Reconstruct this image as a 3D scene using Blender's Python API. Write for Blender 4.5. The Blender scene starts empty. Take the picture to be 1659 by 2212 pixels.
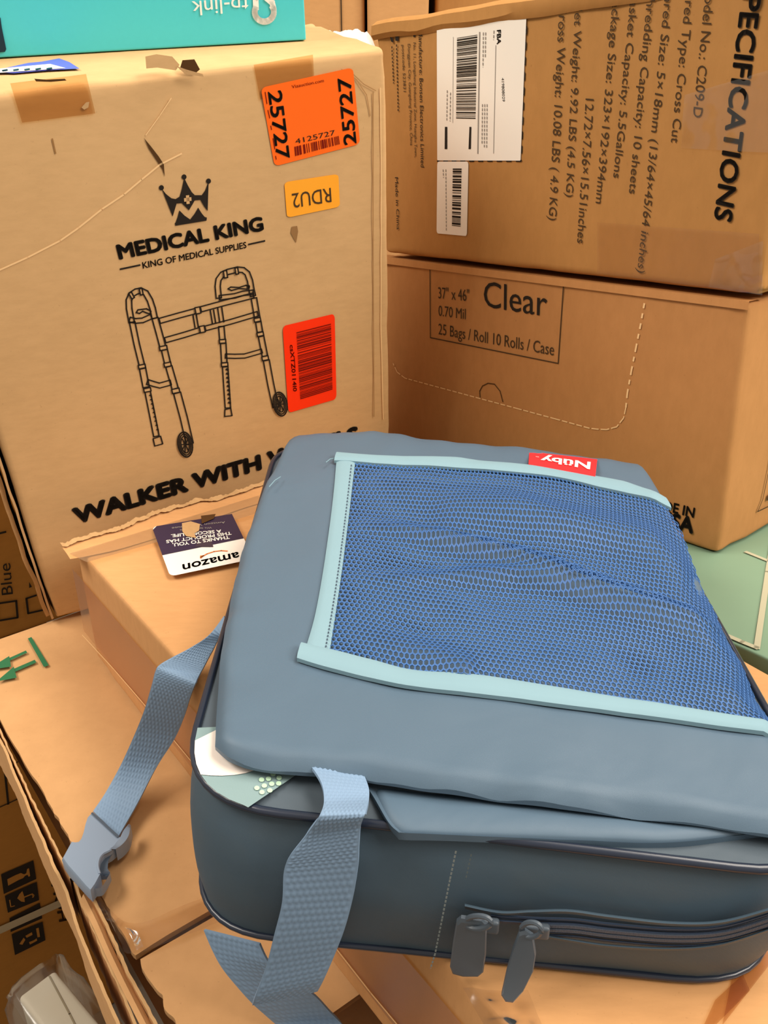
import bpy, math, random
from mathutils import Vector, Matrix, noise
from mathutils.geometry import tessellate_polygon

random.seed(7)
scene = bpy.context.scene
COL = scene.collection

# ------------------------------------------------------------------ camera, world, light, exposure
F_PX, CX, CY = 1950.0, 829.5, 1106.0
PITCH = math.radians(28.0)
H = 0.47                                   # camera height above the big carton's top, metres
CAM = Vector((0.0, 0.0, 1.30))
cam_d = bpy.data.cameras.new('camera')
cam_d.sensor_fit = 'VERTICAL'
cam_d.sensor_height = 32.0
cam_d.lens = 32.0 * F_PX / 2212.0
cam_d.clip_start = 0.02
cam = bpy.data.objects.new('camera', cam_d)
cam.location = CAM
cam.rotation_euler = (math.pi / 2 - PITCH, 0, 0)
COL.objects.link(cam)
scene.camera = cam

scene.view_settings.view_transform = 'Standard'
scene.view_settings.look = 'None'
scene.view_settings.exposure = 0.0
scene.view_settings.gamma = 1.0
scene.view_settings.use_curve_mapping = False
world = bpy.data.worlds.new('world')
world.use_nodes = True
scene.world = world
world.node_tree.nodes['Background'].inputs[0].default_value = (1.0, 0.88, 0.74, 1)
world.node_tree.nodes['Background'].inputs[1].default_value = 0.52


def area(name, loc, target, sx, sy, power, col):
    d = bpy.data.lights.new(name, 'AREA')
    d.shape = 'RECTANGLE'
    d.size, d.size_y, d.energy, d.color = sx, sy, power, col
    o = bpy.data.objects.new(name, d)
    o.location = loc
    o.rotation_euler = (Vector(target) - Vector(loc)).to_track_quat('-Z', 'Y').to_euler()
    COL.objects.link(o)
    return o


area('ceiling_tube_light', (0.9, 0.7, 3.1), (0.15, 0.7, 0.9), 1.8, 0.7, 50, (1.0, 0.91, 0.80))
area('ceiling_tube_light', (2.2, -0.6, 3.0), (0.2, 0.9, 0.9), 1.4, 1.0, 68, (1.0, 0.91, 0.80))
area('ceiling_tube_light', (-1.7, 0.4, 3.1), (0.1, 1.0, 0.9), 1.8, 0.8, 60, (1.0, 0.91, 0.80))

# ------------------------------------------------------------------ geometry helpers
SP, CP = math.sin(PITCH), math.cos(PITCH)


def ray(px, py):
    x, y = (px - CX) / F_PX, (py - CY) / F_PX
    return Vector((x, -SP * y + CP, -CP * y - SP))


def on_z(px, py, h):
    """point of the photograph on the level h (camera heights above or below the lens)"""
    d = ray(px, py)
    return CAM + d * (h * H / d.z)


def on_plane(px, py, p0, n):
    d = ray(px, py)
    return CAM + d * ((p0 - CAM).dot(n) / d.dot(n))


def HP(x, y, z):
    return CAM + Vector((x, y, z)) * H


def lin(c):
    return tuple(((v / 255) / 12.92 if v / 255 <= 0.04045 else ((v / 255 + 0.055) / 1.055) ** 2.4) for v in c)


def new_mat(name):
    m = bpy.data.materials.new(name)
    m.use_nodes = True
    return m, m.node_tree.nodes, m.node_tree.links, m.node_tree.nodes['Principled BSDF']


def plain(name, rgb, rough=0.6, spec=0.3, noise_amt=0.0, nscale=40, bump=0.0, bscale=200, coat=0.0):
    m, N, L, b = new_mat(name)
    c = lin(rgb)
    b.inputs['Base Color'].default_value = (*c, 1)
    b.inputs['Roughness'].default_value = rough
    b.inputs['Specular IOR Level'].default_value = spec
    b.inputs['Coat Weight'].default_value = coat
    tc = N.new('ShaderNodeTexCoord')
    if noise_amt:
        t = N.new('ShaderNodeTexNoise')
        t.inputs['Scale'].default_value = nscale
        t.inputs['Detail'].default_value = 4
        L.new(tc.outputs['Object'], t.inputs['Vector'])
        r = N.new('ShaderNodeMix')
        r.data_type = 'RGBA'
        r.inputs['A'].default_value = (*[v * (1 - noise_amt) for v in c], 1)
        r.inputs['B'].default_value = (*[min(1, v * (1 + noise_amt)) for v in c], 1)
        L.new(t.outputs['Fac'], r.inputs['Factor'])
        L.new(r.outputs['Result'], b.inputs['Base Color'])
    if bump:
        t2 = N.new('ShaderNodeTexNoise')
        t2.inputs['Scale'].default_value = bscale
        t2.inputs['Detail'].default_value = 3
        L.new(tc.outputs['Object'], t2.inputs['Vector'])
        bp = N.new('ShaderNodeBump')
        bp.inputs['Strength'].default_value = bump
        bp.inputs['Distance'].default_value = 0.002
        L.new(t2.outputs['Fac'], bp.inputs['Height'])
        L.new(bp.outputs['Normal'], b.inputs['Normal'])
    return m


def kraft(name, rgb, streak=(1, 1, 3), rough=0.78):
    """brown board: fibre flecks, faint flute lines, a few scuffs"""
    m, N, L, b = new_mat(name)
    c = lin(rgb)
    b.inputs['Roughness'].default_value = rough
    b.inputs['Specular IOR Level'].default_value = 0.18
    tc = N.new('ShaderNodeTexCoord')
    mp = N.new('ShaderNodeMapping')
    mp.inputs['Scale'].default_value = streak
    L.new(tc.outputs['Object'], mp.inputs['Vector'])
    n1 = N.new('ShaderNodeTexNoise')
    n1.inputs['Scale'].default_value = 60
    n1.inputs['Detail'].default_value = 6
    n1.inputs['Roughness'].default_value = 0.65
    L.new(mp.outputs['Vector'], n1.inputs['Vector'])
    n2 = N.new('ShaderNodeTexNoise')
    n2.inputs['Scale'].default_value = 6
    n2.inputs['Detail'].default_value = 3
    L.new(tc.outputs['Object'], n2.inputs['Vector'])
    n3 = N.new('ShaderNodeTexNoise')
    n3.inputs['Scale'].default_value = 420
    n3.inputs['Detail'].default_value = 2
    L.new(tc.outputs['Object'], n3.inputs['Vector'])
    add = N.new('ShaderNodeMath')
    add.operation = 'ADD'
    L.new(n1.outputs['Fac'], add.inputs[0])
    L.new(n2.outputs['Fac'], add.inputs[1])
    rmp = N.new('ShaderNodeMapRange')
    rmp.inputs['From Min'].default_value = 0.7
    rmp.inputs['From Max'].default_value = 1.3
    L.new(add.outputs[0], rmp.inputs['Value'])
    mx = N.new('ShaderNodeMix')
    mx.data_type = 'RGBA'
    mx.inputs['A'].default_value = (c[0] * 0.92, c[1] * 0.91, c[2] * 0.89, 1)
    mx.inputs['B'].default_value = (c[0] * 1.06, c[1] * 1.06, c[2] * 1.07, 1)
    L.new(rmp.outputs['Result'], mx.inputs['Factor'])
    fl = N.new('ShaderNodeMapRange')
    fl.inputs['From Min'].default_value = 0.70
    fl.inputs['From Max'].default_value = 0.80
    fl.inputs['To Max'].default_value = 0.35
    L.new(n3.outputs['Fac'], fl.inputs['Value'])
    mx2 = N.new('ShaderNodeMix')
    mx2.data_type = 'RGBA'
    mx2.inputs['B'].default_value = (c[0] * 0.55, c[1] * 0.5, c[2] * 0.45, 1)
    L.new(fl.outputs['Result'], mx2.inputs['Factor'])
    L.new(mx.outputs['Result'], mx2.inputs['A'])
    L.new(mx2.outputs['Result'], b.inputs['Base Color'])
    bp = N.new('ShaderNodeBump')
    bp.inputs['Strength'].default_value = 0.10
    bp.inputs['Distance'].default_value = 0.0008
    L.new(n1.outputs['Fac'], bp.inputs['Height'])
    L.new(bp.outputs['Normal'], b.inputs['Normal'])
    return m


def film(name, tint, gloss=0.12, rough=0.30, bump=0.15, bscale=60, fres=0.5):
    """clear packing tape or plastic film: tinted see-through with a gloss coat"""
    m, N, L, b = new_mat(name)
    out = N['Material Output']
    N.remove(b)
    tr = N.new('ShaderNodeBsdfTransparent')
    tr.inputs['Color'].default_value = (*tint, 1)
    gl = N.new('ShaderNodeBsdfGlossy')
    gl.inputs['Roughness'].default_value = rough
    gl.inputs['Color'].default_value = (1, 1, 1, 1)
    fr = N.new('ShaderNodeFresnel')
    fr.inputs['IOR'].default_value = 1.45
    ad = N.new('ShaderNodeMath')
    ad.operation = 'MULTIPLY_ADD'
    ad.inputs[1].default_value = fres
    ad.inputs[2].default_value = gloss * 0.2
    L.new(fr.outputs[0], ad.inputs[0])
    mx = N.new('ShaderNodeMixShader')
    L.new(ad.outputs[0], mx.inputs[0])
    L.new(tr.outputs[0], mx.inputs[1])
    L.new(gl.outputs[0], mx.inputs[2])
    L.new(mx.outputs[0], out.inputs[0])
    tc = N.new('ShaderNodeTexCoord')
    t = N.new('ShaderNodeTexNoise')
    t.inputs['Scale'].default_value = bscale
    t.inputs['Detail'].default_value = 3
    L.new(tc.outputs['Object'], t.inputs['Vector'])
    bp = N.new('ShaderNodeBump')
    bp.inputs['Strength'].default_value = bump
    bp.inputs['Distance'].default_value = 0.004
    L.new(t.outputs['Fac'], bp.inputs['Height'])
    L.new(bp.outputs['Normal'], gl.inputs['Normal'])
    L.new(bp.outputs['Normal'], fr.inputs['Normal'])
    return m


def fabric(name, rgb, rough=0.55, spec=0.35, weave=900, wstr=0.12, wrinkle=0.25, wscale=14, dirt=0.0, sheen=0.0):
    m, N, L, b = new_mat(name)
    c = lin(rgb)
    b.inputs['Base Color'].default_value = (*c, 1)
    b.inputs['Roughness'].default_value = rough
    b.inputs['Specular IOR Level'].default_value = spec
    b.inputs['Sheen Weight'].default_value = sheen
    tc = N.new('ShaderNodeTexCoord')
    w = N.new('ShaderNodeTexWave')
    w.wave_type = 'BANDS'
    w.bands_direction = 'DIAGONAL'
    w.inputs['Scale'].default_value = weave
    L.new(tc.outputs['Object'], w.inputs['Vector'])
    n = N.new('ShaderNodeTexNoise')
    n.inputs['Scale'].default_value = wscale
    n.inputs['Detail'].default_value = 3
    n.inputs['Distortion'].default_value = 0.6
    L.new(tc.outputs['Object'], n.inputs['Vector'])
    b1 = N.new('ShaderNodeBump')
    b1.inputs['Strength'].default_value = wstr
    b1.inputs['Distance'].default_value = 0.0004
    L.new(w.outputs['Fac'], b1.inputs['Height'])
    b2 = N.new('ShaderNodeBump')
    b2.inputs['Strength'].default_value = wrinkle
    b2.inputs['Distance'].default_value = 0.01
    L.new(n.outputs['Fac'], b2.inputs['Height'])
    L.new(b1.outputs['Normal'], b2.inputs['Normal'])
    L.new(b2.outputs['Normal'], b.inputs['Normal'])
    if dirt:
        d = N.new('ShaderNodeTexNoise')
        d.inputs['Scale'].default_value = 30
        d.inputs['Detail'].default_value = 5
        L.new(tc.outputs['Object'], d.inputs['Vector'])
        r = N.new('ShaderNodeMapRange')
        r.inputs['From Min'].default_value = 0.45
        r.inputs['From Max'].default_value = 0.75
        r.inputs['To Max'].default_value = dirt
        L.new(d.outputs['Fac'], r.inputs['Value'])
        mx = N.new('ShaderNodeMix')
        mx.data_type = 'RGBA'
        mx.inputs['A'].default_value = (*c, 1)
        mx.inputs['B'].default_value = (*lin((88, 88, 76)), 1)
        L.new(r.outputs['Result'], mx.inputs['Factor'])
        L.new(mx.outputs['Result'], b.inputs['Base Color'])
    return m


class MB:
    """collects geometry with materials; build() links it as ONE mesh object"""

    def __init__(self):
        self.v, self.f, self.m, self.mats = [], [], [], []

    def mi(self, mat):
        if mat not in self.mats:
            self.mats.append(mat)
        return self.mats.index(mat)

    def poly(self, pts, mat):
        i = len(self.v)
        self.v += [Vector(p) for p in pts]
        self.f.append(list(range(i, i + len(pts))))
        self.m.append(self.mi(mat))

    def tris(self, pts, faces, mat):
        i = len(self.v)
        self.v += [Vector(p) for p in pts]
        k = self.mi(mat)
        for f in faces:
            self.f.append([i + a for a in f])
            self.m.append(k)

    def grid(self, rows, mat, closed=False):
        """rows: list of equal-length point lists"""
        i = len(self.v)
        n = len(rows[0])
        for r in rows:
            self.v += [Vector(p) for p in r]
        k = self.mi(mat)
        for a in range(len(rows) - 1):
            for b in range(n if closed else n - 1):
                c = (b + 1) % n
                self.f.append([i + a * n + b, i + a * n + c, i + (a + 1) * n + c, i + (a + 1) * n + b])
                self.m.append(k)

    def tube(self, pts, r, mat, seg=8, closed=False):
        rows = []
        n = len(pts)
        up = Vector((0.03, 0.05, 1))
        for i in range(n):
            a = pts[(i - 1) % n] if (closed or i > 0) else pts[i]
            b = pts[(i + 1) % n] if (closed or i < n - 1) else pts[i]
            t = (b - a).normalized()
            s = t.cross(up)
            if s.length < 1e-4:
                s = t.cross(Vector((1, 0, 0)))
            s.normalize()
            w = s.cross(t)
            rr = r[i] if isinstance(r, (list, tuple)) else r
            rows.append([pts[i] + s * (rr * math.cos(q * 2 * math.pi / seg)) + w * (rr * math.sin(q * 2 * math.pi / seg)) for q in range(seg)])
        if closed:
            rows.append(rows[0])
        self.grid(rows, mat, closed=True)
        if not closed:
            self.poly(rows[0], mat)
            self.poly(list(reversed(rows[-1])), mat)

    def build(self, name, parent=None, smooth=True, angle=40, origin=None):
        me = bpy.data.meshes.new(name)
        o = origin
        if o is None:
            if parent is None:
                lo = [min(p[i] for p in self.v) for i in range(3)]
                hi = [max(p[i] for p in self.v) for i in range(3)]
                o = Vector(((lo[0] + hi[0]) / 2, (lo[1] + hi[1]) / 2, lo[2]))
            else:
                o = parent_origin(parent)
        me.from_pydata([p - o for p in self.v], [], self.f)
        for mt in self.mats:
            me.materials.append(mt)
        for p, k in zip(me.polygons, self.m):
            p.material_index = k
            p.use_smooth = smooth
        me.validate()
        me.update()
        if smooth:
            try:
                me.set_sharp_from_angle(angle=math.radians(angle))
            except Exception:
                pass
        ob = bpy.data.objects.new(name, me)
        COL.objects.link(ob)
        if parent is None:
            ob.location = o
        else:
            ob.parent = parent
        return ob


def parent_origin(p):
    o = Vector(p.location)
    while p.parent is not None:
        p = p.parent
        o += Vector(p.location)
    return o


def tag(o, label, cat, group=None, kind=None):
    o['label'] = label
    o['category'] = cat
    if group:
        o['group'] = group
    if kind:
        o['kind'] = kind
    return o


def empty(name, loc, label, cat, group=None):
    o = bpy.data.objects.new(name, None)
    o.empty_display_size = 0.05
    o.location = loc
    COL.objects.link(o)
    return tag(o, label, cat, group)


# ---- text shapes, normalised to width 1 and capital height 1
def _text_mesh(s, off):
    cu = bpy.data.curves.new('t', 'FONT')
    cu.body = s
    cu.size = 1.0
    cu.offset = off
    cu.resolution_u = 3
    ob = bpy.data.objects.new('t', cu)
    COL.objects.link(ob)
    dg = bpy.context.evaluated_depsgraph_get()
    me = bpy.data.meshes.new_from_object(ob.evaluated_get(dg))
    vs = [v.co.copy() for v in me.vertices]
    fs = [list(p.vertices) for p in me.polygons]
    bpy.data.objects.remove(ob)
    bpy.data.curves.remove(cu)
    bpy.data.meshes.remove(me)
    return vs, fs


_h = _text_mesh('H', 0)[0]
CAPH = max(v.y for v in _h)
_cache = {}


def text_shape(s, bold=0.0):
    """glyph triangles; bold is made by overprinting the same letters slightly shifted"""
    k = (s, bold)
    if k not in _cache:
        vs, fs = _text_mesh(s, -bold if bold < 0 else 0.0)
        if bold > 0.012:
            o = [(0, 0)] + [(bold * math.cos(a * math.pi / 4), bold * math.sin(a * math.pi / 4)) for a in range(8)]
        else:
            o = [(0, 0)]
        V, Fc = [], []
        for dx, dy in o:
            n = len(V)
            V += [(v.x + dx, v.y + dy) for v in vs]
            Fc += [[n + i for i in f] for f in fs]
        x0, x1 = min(v[0] for v in V), max(v[0] for v in V)
        b = bold if len(o) > 1 else 0
        _cache[k] = ([((x - x0) / (x1 - x0), (y + b) / (CAPH + 2 * b)) for x, y in V], Fc)
    return _cache[k]


class Face:
    """a flat side of a thing; px() finds where a photograph pixel falls on it"""

    def __init__(self, p0, ex, ez):
        self.p0, self.ex, self.ez = Vector(p0), Vector(ex).normalized(), Vector(ez).normalized()
        self.n = self.ex.cross(self.ez).normalized()
        if self.n.dot(CAM - self.p0) < 0:
            self.n = -self.n

    def px(self, x, y, lift=0.0):
        d = on_plane(x, y, self.p0 + self.n * lift, self.n) - self.p0
        return d.dot(self.ex), d.dot(self.ez)

    def at(self, u, v, lift=0.0012):
        return self.p0 + self.ex * u + self.ez * v + self.n * lift

    def P(self, x, y, lift=0.0012):
        return self.at(*self.px(x, y, lift), lift)

    def text(self, mb, s, start, end, top, mat, bold=0.0, lift=0.0012):
        a, b, c = (Vector((*self.px(*q, lift), 0)) for q in (start, end, top))
        X, Y = b - a, c - a
        vs, fs = text_shape(s, bold)
        mb.tris([self.at(*(a + X * x + Y * y).xy, lift) for x, y in vs], fs, mat)

    def fill(self, mb, pts, mat, lift=0.0012):
        uv = [self.px(*p, lift) for p in pts]
        self.fill_uv(mb, uv, mat, lift)

    def fill_uv(self, mb, uv, mat, lift=0.0012):
        t = tessellate_polygon([[Vector((u, v, 0)) for u, v in uv]])
        mb.tris([self.at(u, v, lift) for u, v in uv], [list(f) for f in t], mat)

    def line(self, mb, pts, w, mat, lift=0.0012, closed=False, dash=None):
        """stroke of width w metres through photograph points"""
        uv = [Vector(self.px(*p, lift)) for p in pts]
        self.line_uv(mb, uv, w, mat, lift, closed, dash)

    def line_uv(self, mb, uv, w, mat, lift=0.0012, closed=False, dash=None):
        uv = [Vector(p) for p in uv]
        if closed:
            uv = uv + [uv[0]]
        for a, b in zip(uv, uv[1:]):
            d = b - a
            l = d.length
            if l < 1e-7:
                continue
            d /= l
            nn = Vector((-d.y, d.x)) * (w / 2)
            segs = [(0, l)]
            if dash:
                segs = []
                x = 0
                while x < l:
                    segs.append((x, min(l, x + dash[0])))
                    x += dash[0] + dash[1]
            for s0, s1 in segs:
                p, q = a + d * (s0 - (w * 0.3 if not dash else 0)), a + d * (s1 + (w * 0.3 if not dash else 0))
                mb.poly([self.at(*(p - nn), lift), self.at(*(q - nn), lift), self.at(*(q + nn), lift), self.at(*(p + nn), lift)], mat)

    def quad(self, q, s, t):
        """bilinear pixel inside four photograph corners TL TR BR BL"""
        tl, tr, br, bl = (Vector(p) for p in q)
        p = (tl * (1 - s) + tr * s) * (1 - t) + (bl * (1 - s) + br * s) * t
        return p.x, p.y

    def bars(self, mb, q, mat, n=46, along='s', lift=0.0014, seed=1, fill=0.5):
        rnd = random.Random(seed)
        w = [rnd.choice((1, 1, 1, 2, 2, 3)) for _ in range(n * 2)]
        tot = sum(w)
        x = 0
        for i, k in enumerate(w):
            if i % 2 == 0:
                a, b = x / tot, (x + k) / tot
                if along == 's':
                    c = [self.quad(q, a, 0), self.quad(q, b, 0), self.quad(q, b, 1), self.quad(q, a, 1)]
                else:
                    c = [self.quad(q, 0, a), self.quad(q, 1, a), self.quad(q, 1, b), self.quad(q, 0, b)]
                mb.poly([self.P(*p, lift) for p in c], mat)
            x += k

    def sticker(self, mb, q, mat, r=0.12, lift=0.0010, n=4, edge=None):
        """rounded rectangle between four photograph corners"""
        pts = []
        for ci, (s, t) in enumerate(((0, 0), (1, 0), (1, 1), (0, 1))):
            for k in range(n + 1):
                ang = math.pi * (1 + 0.5 * ci) + k / n * math.pi / 2
                cx = s + (r if s == 0 else -r)
                cy = t + (r if t == 0 else -r)
                pts.append(self.quad(q, cx + r * math.cos(ang), cy + r * math.sin(ang)))
        self.fill(mb, pts, mat, lift)


def slab(mb, O, ex, ey, ez, L, D, Hh, mat, r=0.003, amp=0.0004, crush=0.004, step=0.02, seed=0, top_mat=None, faces='all'):
    """carton with rounded, slightly crushed edges; O is its lower left front corner"""
    ex, ey, ez = Vector(ex), Vector(ey), Vector(ez)
    off = Vector((seed * 3.1, seed * 1.7, seed * 2.3))

    def shape(p):
        q = Vector((min(max(p.x, r), L - r), min(max(p.y, r), D - r), min(max(p.z, r), Hh - r)))
        d = p - q
        if d.length > 1e-9:
            d.normalize()
        out = q + d * r
        k = 0
        for a, m in ((p.x, L), (p.y, D), (p.z, Hh)):
            k += 1 if min(a, m - a) < 0.022 else 0
        nz = noise.noise(p * 9 + off)
        a = amp * nz
        if k >= 2:
            a = -abs(crush * (noise.noise(p * 38 + off) + 0.2 * noise.noise(p * 110 + off))) * (0.35 if k == 2 else 1.0)
        out += d * a
        return O + ex * out.x + ey * out.y + ez * out.z

    def ticks(m):
        n = max(2, int(m / step))
        t = [m * i / n for i in range(n + 1)]
        return sorted(set([0, r * 0.3, r * 0.65, r, r * 1.8, m - r * 1.8, m - r, m - r * 0.65, m - r * 0.3, m] + [x for x in t if r * 2.2 < x < m - r * 2.2]))
    tx, ty, tz = ticks(L), ticks(D), ticks(Hh)
    mb.grid([[shape(Vector((x, 0, z))) for x in tx] for z in tz], mat)
    mb.grid([[shape(Vector((x, D, z))) for x in reversed(tx)] for z in tz], mat)
    mb.grid([[shape(Vector((0, y, z))) for y in reversed(ty)] for z in tz], mat)
    mb.grid([[shape(Vector((L, y, z))) for y in ty] for z in tz], mat)
    mb.grid([[shape(Vector((x, y, Hh))) for x in tx] for y in ty], top_mat or mat)
    mb.grid([[shape(Vector((x, y, 0))) for x in tx] for y in reversed(ty)], mat)


def cr(pts, n):
    """Catmull-Rom resample of a list of vectors to n points"""
    out = []
    m = len(pts) - 1
    for i in range(n):
        x = i / (n - 1) * m
        k = min(int(x), m - 1)
        t = x - k
        p0, p1, p2, p3 = pts[max(k - 1, 0)], pts[k], pts[k + 1], pts[min(k + 2, m)]
        out.append(0.5 * (2 * p1 + (p2 - p0) * t + (2 * p0 - 5 * p1 + 4 * p2 - p3) * t * t + (3 * p1 - p0 - 3 * p2 + p3) * t ** 3))
    return out


# ------------------------------------------------------------------ materials
K_MED = kraft('kraft board tan', (208, 168, 118))
K_AMZ = kraft('kraft board orange', (202, 151, 100), streak=(1, 4, 1))
K_ARR = kraft('kraft board pale', (197, 152, 104))
K_SPC = kraft('kraft board brown', (178, 128, 72), streak=(3, 1, 1))
K_CLR = kraft('kraft board red brown', (186, 132, 80), streak=(3, 1, 1))
K_BACK = kraft('kraft board plain', (196, 148, 96))
K_LOW = kraft('kraft board yellow', (168, 116, 50))
K_EDGE = kraft('torn board edge', (190, 152, 106), streak=(4, 4, 4))
K_CREASE = plain('raised paper crease', (240, 200, 146), 0.8, 0.1)
K_DENT = plain('torn slit in the board', (84, 58, 34), 0.9, 0.05)
INK = plain('black printing ink', (40, 33, 27), 0.7, 0.15)
INK_SOFT = plain('brown black printing ink', (74, 56, 38), 0.75, 0.1)
INK_GREY = plain('grey printing ink', (150, 142, 134), 0.75, 0.1)
INK_RED = plain('dark ink on red paper', (120, 22, 10), 0.7, 0.1)
INK_GREEN = plain('green printing ink', (52, 108, 72), 0.75, 0.1)
ORANGE = plain('orange paper', (255, 108, 24), 0.5, 0.2)
YELLOW = plain('yellow paper', (255, 170, 46), 0.5, 0.2)
RED = plain('red orange paper', (255, 52, 8), 0.5, 0.2)
WHITE = plain('white paper', (240, 232, 222), 0.5, 0.25)
NAVY = plain('dark purple print', (50, 40, 66), 0.4, 0.3)
SMILE = plain('orange print', (240, 130, 66), 0.5, 0.2)
TEAL = plain('teal carton print', (78, 208, 220), 0.42, 0.35, noise_amt=0.03, nscale=300)
TEAL_WHITE = plain('white carton print', (245, 245, 240), 0.42, 0.3)
TEAL_DARK = plain('dark teal print', (16, 48, 66), 0.4, 0.3)
GREEN = plain('pale green carton print', (118, 146, 122), 0.45, 0.3, noise_amt=0.02, nscale=50)
GREEN_LINE = plain('pale line on green', (172, 168, 142), 0.45, 0.3)
BLUE_LABEL = plain('violet blue label', (98, 100, 205), 0.35, 0.35)
TAPE = film('clear packing tape', (0.93, 0.88, 0.80))
TAPE_BROWN = film('brown packing tape', (0.80, 0.64, 0.44), gloss=0.05, rough=0.45, bump=0.08, fres=0.22)
TAPE_CRINKLE = film('crinkled packing tape', (0.97, 0.95, 0.92), gloss=0.2, rough=0.16, bump=0.0, bscale=60, fres=1.1)
PLASTIC = film('clear plastic film', (0.92, 0.90, 0.87), gloss=0.2, rough=0.15, bump=0.2, bscale=18, fres=0.6)
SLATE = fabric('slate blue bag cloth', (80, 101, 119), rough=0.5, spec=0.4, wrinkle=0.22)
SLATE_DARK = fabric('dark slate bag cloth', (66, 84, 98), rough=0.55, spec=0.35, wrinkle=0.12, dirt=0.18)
LID_PRINT = fabric('grey teal printed cloth', (126, 150, 152), rough=0.55)
LID_DARK = fabric('dark charcoal cloth', (74, 86, 96), rough=0.6, wrinkle=0.4)
PIPING = plain('navy vinyl piping', (32, 40, 56), 0.28, 0.5, coat=0.15)
TRIM = fabric('pale aqua binding tape', (128, 160, 172), rough=0.6, spec=0.25, weave=1600, wstr=0.2, wrinkle=0.1)
NET = plain('blue netting yarn', (62, 104, 162), 0.5, 0.35)
WEB = plain('blue grey webbing yarn', (124, 150, 178), 0.6, 0.3)
WEB_STITCH = plain('dark sewing thread', (58, 72, 88), 0.7, 0.2)
BUCKLE = plain('blue grey plastic', (128, 144, 164), 0.38, 0.45)
BUCKLE_SHADE = plain('grey plastic with painted shade', (70, 82, 96), 0.5, 0.3)  # darker copy of the buckle plastic, recess shade put into its colour
ZIP = plain('grey blue zipper tape', (66, 80, 102), 0.6, 0.3)
ZIP_TEETH = plain('grey zipper coil', (74, 84, 100), 0.45, 0.4)
PULL = plain('slate zipper pull', (74, 84, 94), 0.42, 0.45)
CORAL = plain('red woven label', (238, 46, 50), 0.6, 0.2)
LABEL_WHITE = plain('white thread', (248, 214, 212), 0.6, 0.2)
BLOB = plain('cream cloth print', (238, 226, 216), 0.6, 0.25)
DOT = plain('mint dot print', (176, 208, 178), 0.6, 0.2)
LEAF = plain('green cloth print', (64, 128, 116), 0.6, 0.2)
FOAM = plain('white panel', (206, 200, 184), 0.55, 0.3)
FLOOR = plain('grey concrete floor', (120, 112, 102), 0.7, 0.2, noise_amt=0.12, nscale=8)
WALL = plain('cream wall paint', (196, 182, 160), 0.8, 0.1, noise_amt=0.03)

# ------------------------------------------------------------------ setting
fb = MB()
fb.poly([(-4, -3, 0), (4, -3, 0), (4, 4, 0), (-4, 4, 0)], FLOOR)
o = fb.build('floor', origin=Vector((0, 0, 0)))
o['kind'] = 'structure'
wb = MB()
wb.poly([(-4, 3.6, 0), (4, 3.6, 0), (4, 3.6, 3.4), (-4, 3.6, 3.4)], WALL)
o = wb.build('wall_back', origin=Vector((0, 3.6, 0)))
o['kind'] = 'structure'

# directions of the pile: A = level cartons, M = leaning walker carton, C = leaning right-hand stack
EA, EB, UP = Vector((0.7986, 0.6018, 0)), Vector((-0.6018, 0.7986, 0)), Vector((0, 0, 1))
MX, MY, MZ = Vector((0.8797, 0.4681, 0.084)).normalized(), Vector((-0.4754, 0.87, 0.1305)).normalized(), Vector((-0.012, -0.1548, 0.9879)).normalized()
CXx, CYy, CZ = Vector((0.6501, -0.7548, 0.0867)).normalized(), Vector((0.759, 0.6504, -0.0287)).normalized(), Vector((-0.0348, 0.0845, 0.9958)).normalized()


def AB(a, b, z):
    """point by pile directions, in camera heights"""
    return CAM + (EA * a + EB * b + UP * z) * H


# ------------------------------------------------------------------ big open carton at the bottom (green arrows)
root = empty('cardboard_carton', AB(0.6, 0.8, -1.11), 'big open tan carton at the bottom left with two green arrows on its lid', 'box', None)
T = -1.0
lid = MB()
zt = CAM.z - H
back_l = on_z(0, 1384, T)
pts_lid_left = [(-60, 1450), (27, 1600), (84, 1694), (118, 1753), (128, 1768), (155, 1816), (176, 1850), (190, 1882), (230, 1952), (262, 2010), (292, 2062)]
# lid panel: left torn edge follows the photograph, then carried right under the other boxes
rows = []
nl = 60
left = cr([on_z(x, y, T) for x, y in pts_lid_left], nl)
for i, p in enumerate(left):
    p = p + Vector((noise.noise(p * 140) * 0.0016, noise.noise(p * 140 + Vector((5, 0, 0))) * 0.0016, 0))
    a = (p - CAM).dot(EA)
    row = []
    for k in range(40):
        t = k / 39
        q = p + EA * ((0.995 * H - a) * t)
        q.z += 0.0012 * noise.noise(q * 7) - 0.004 * math.exp(-t * 40) * (0.5 + noise.noise(q * 30))
        row.append(q)
    rows.append(row)
rows.insert(0, [AB(0.185 + 0.81 * k / 39, 1.53, T) for k in range(40)])
lid.grid(rows, K_ARR)
low = [[q - UP * 0.004 for q in r] for r in rows]
lid.grid(low, K_ARR)
lid.grid([[r[0] for r in rows], [r[0] for r in low]], K_EDGE)
lid.grid([rows[-1], low[-1]], K_EDGE)
A_TOP = Face(on_z(200, 1600, T), EA, EB)
for poly in ([(60, 1379), (68, 1376), (105.5, 1437), (95, 1441)],):
    A_TOP.fill(lid, poly, INK_GREEN, 0.002)
for sh, hd in (([(56, 1405), (59, 1410), (10, 1432), (7, 1427)], [(20, 1417), (24, 1440), (-30, 1448)]),
               ([(75, 1425), (79, 1431), (26, 1454), (22, 1448)], [(30, 1440), (36, 1464), (-8, 1472)])):
    A_TOP.fill(lid, sh, INK_GREEN, 0.002)
    A_TOP.fill(lid, hd, INK_GREEN, 0.0024)
lid.build('lid_panel', root)

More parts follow.
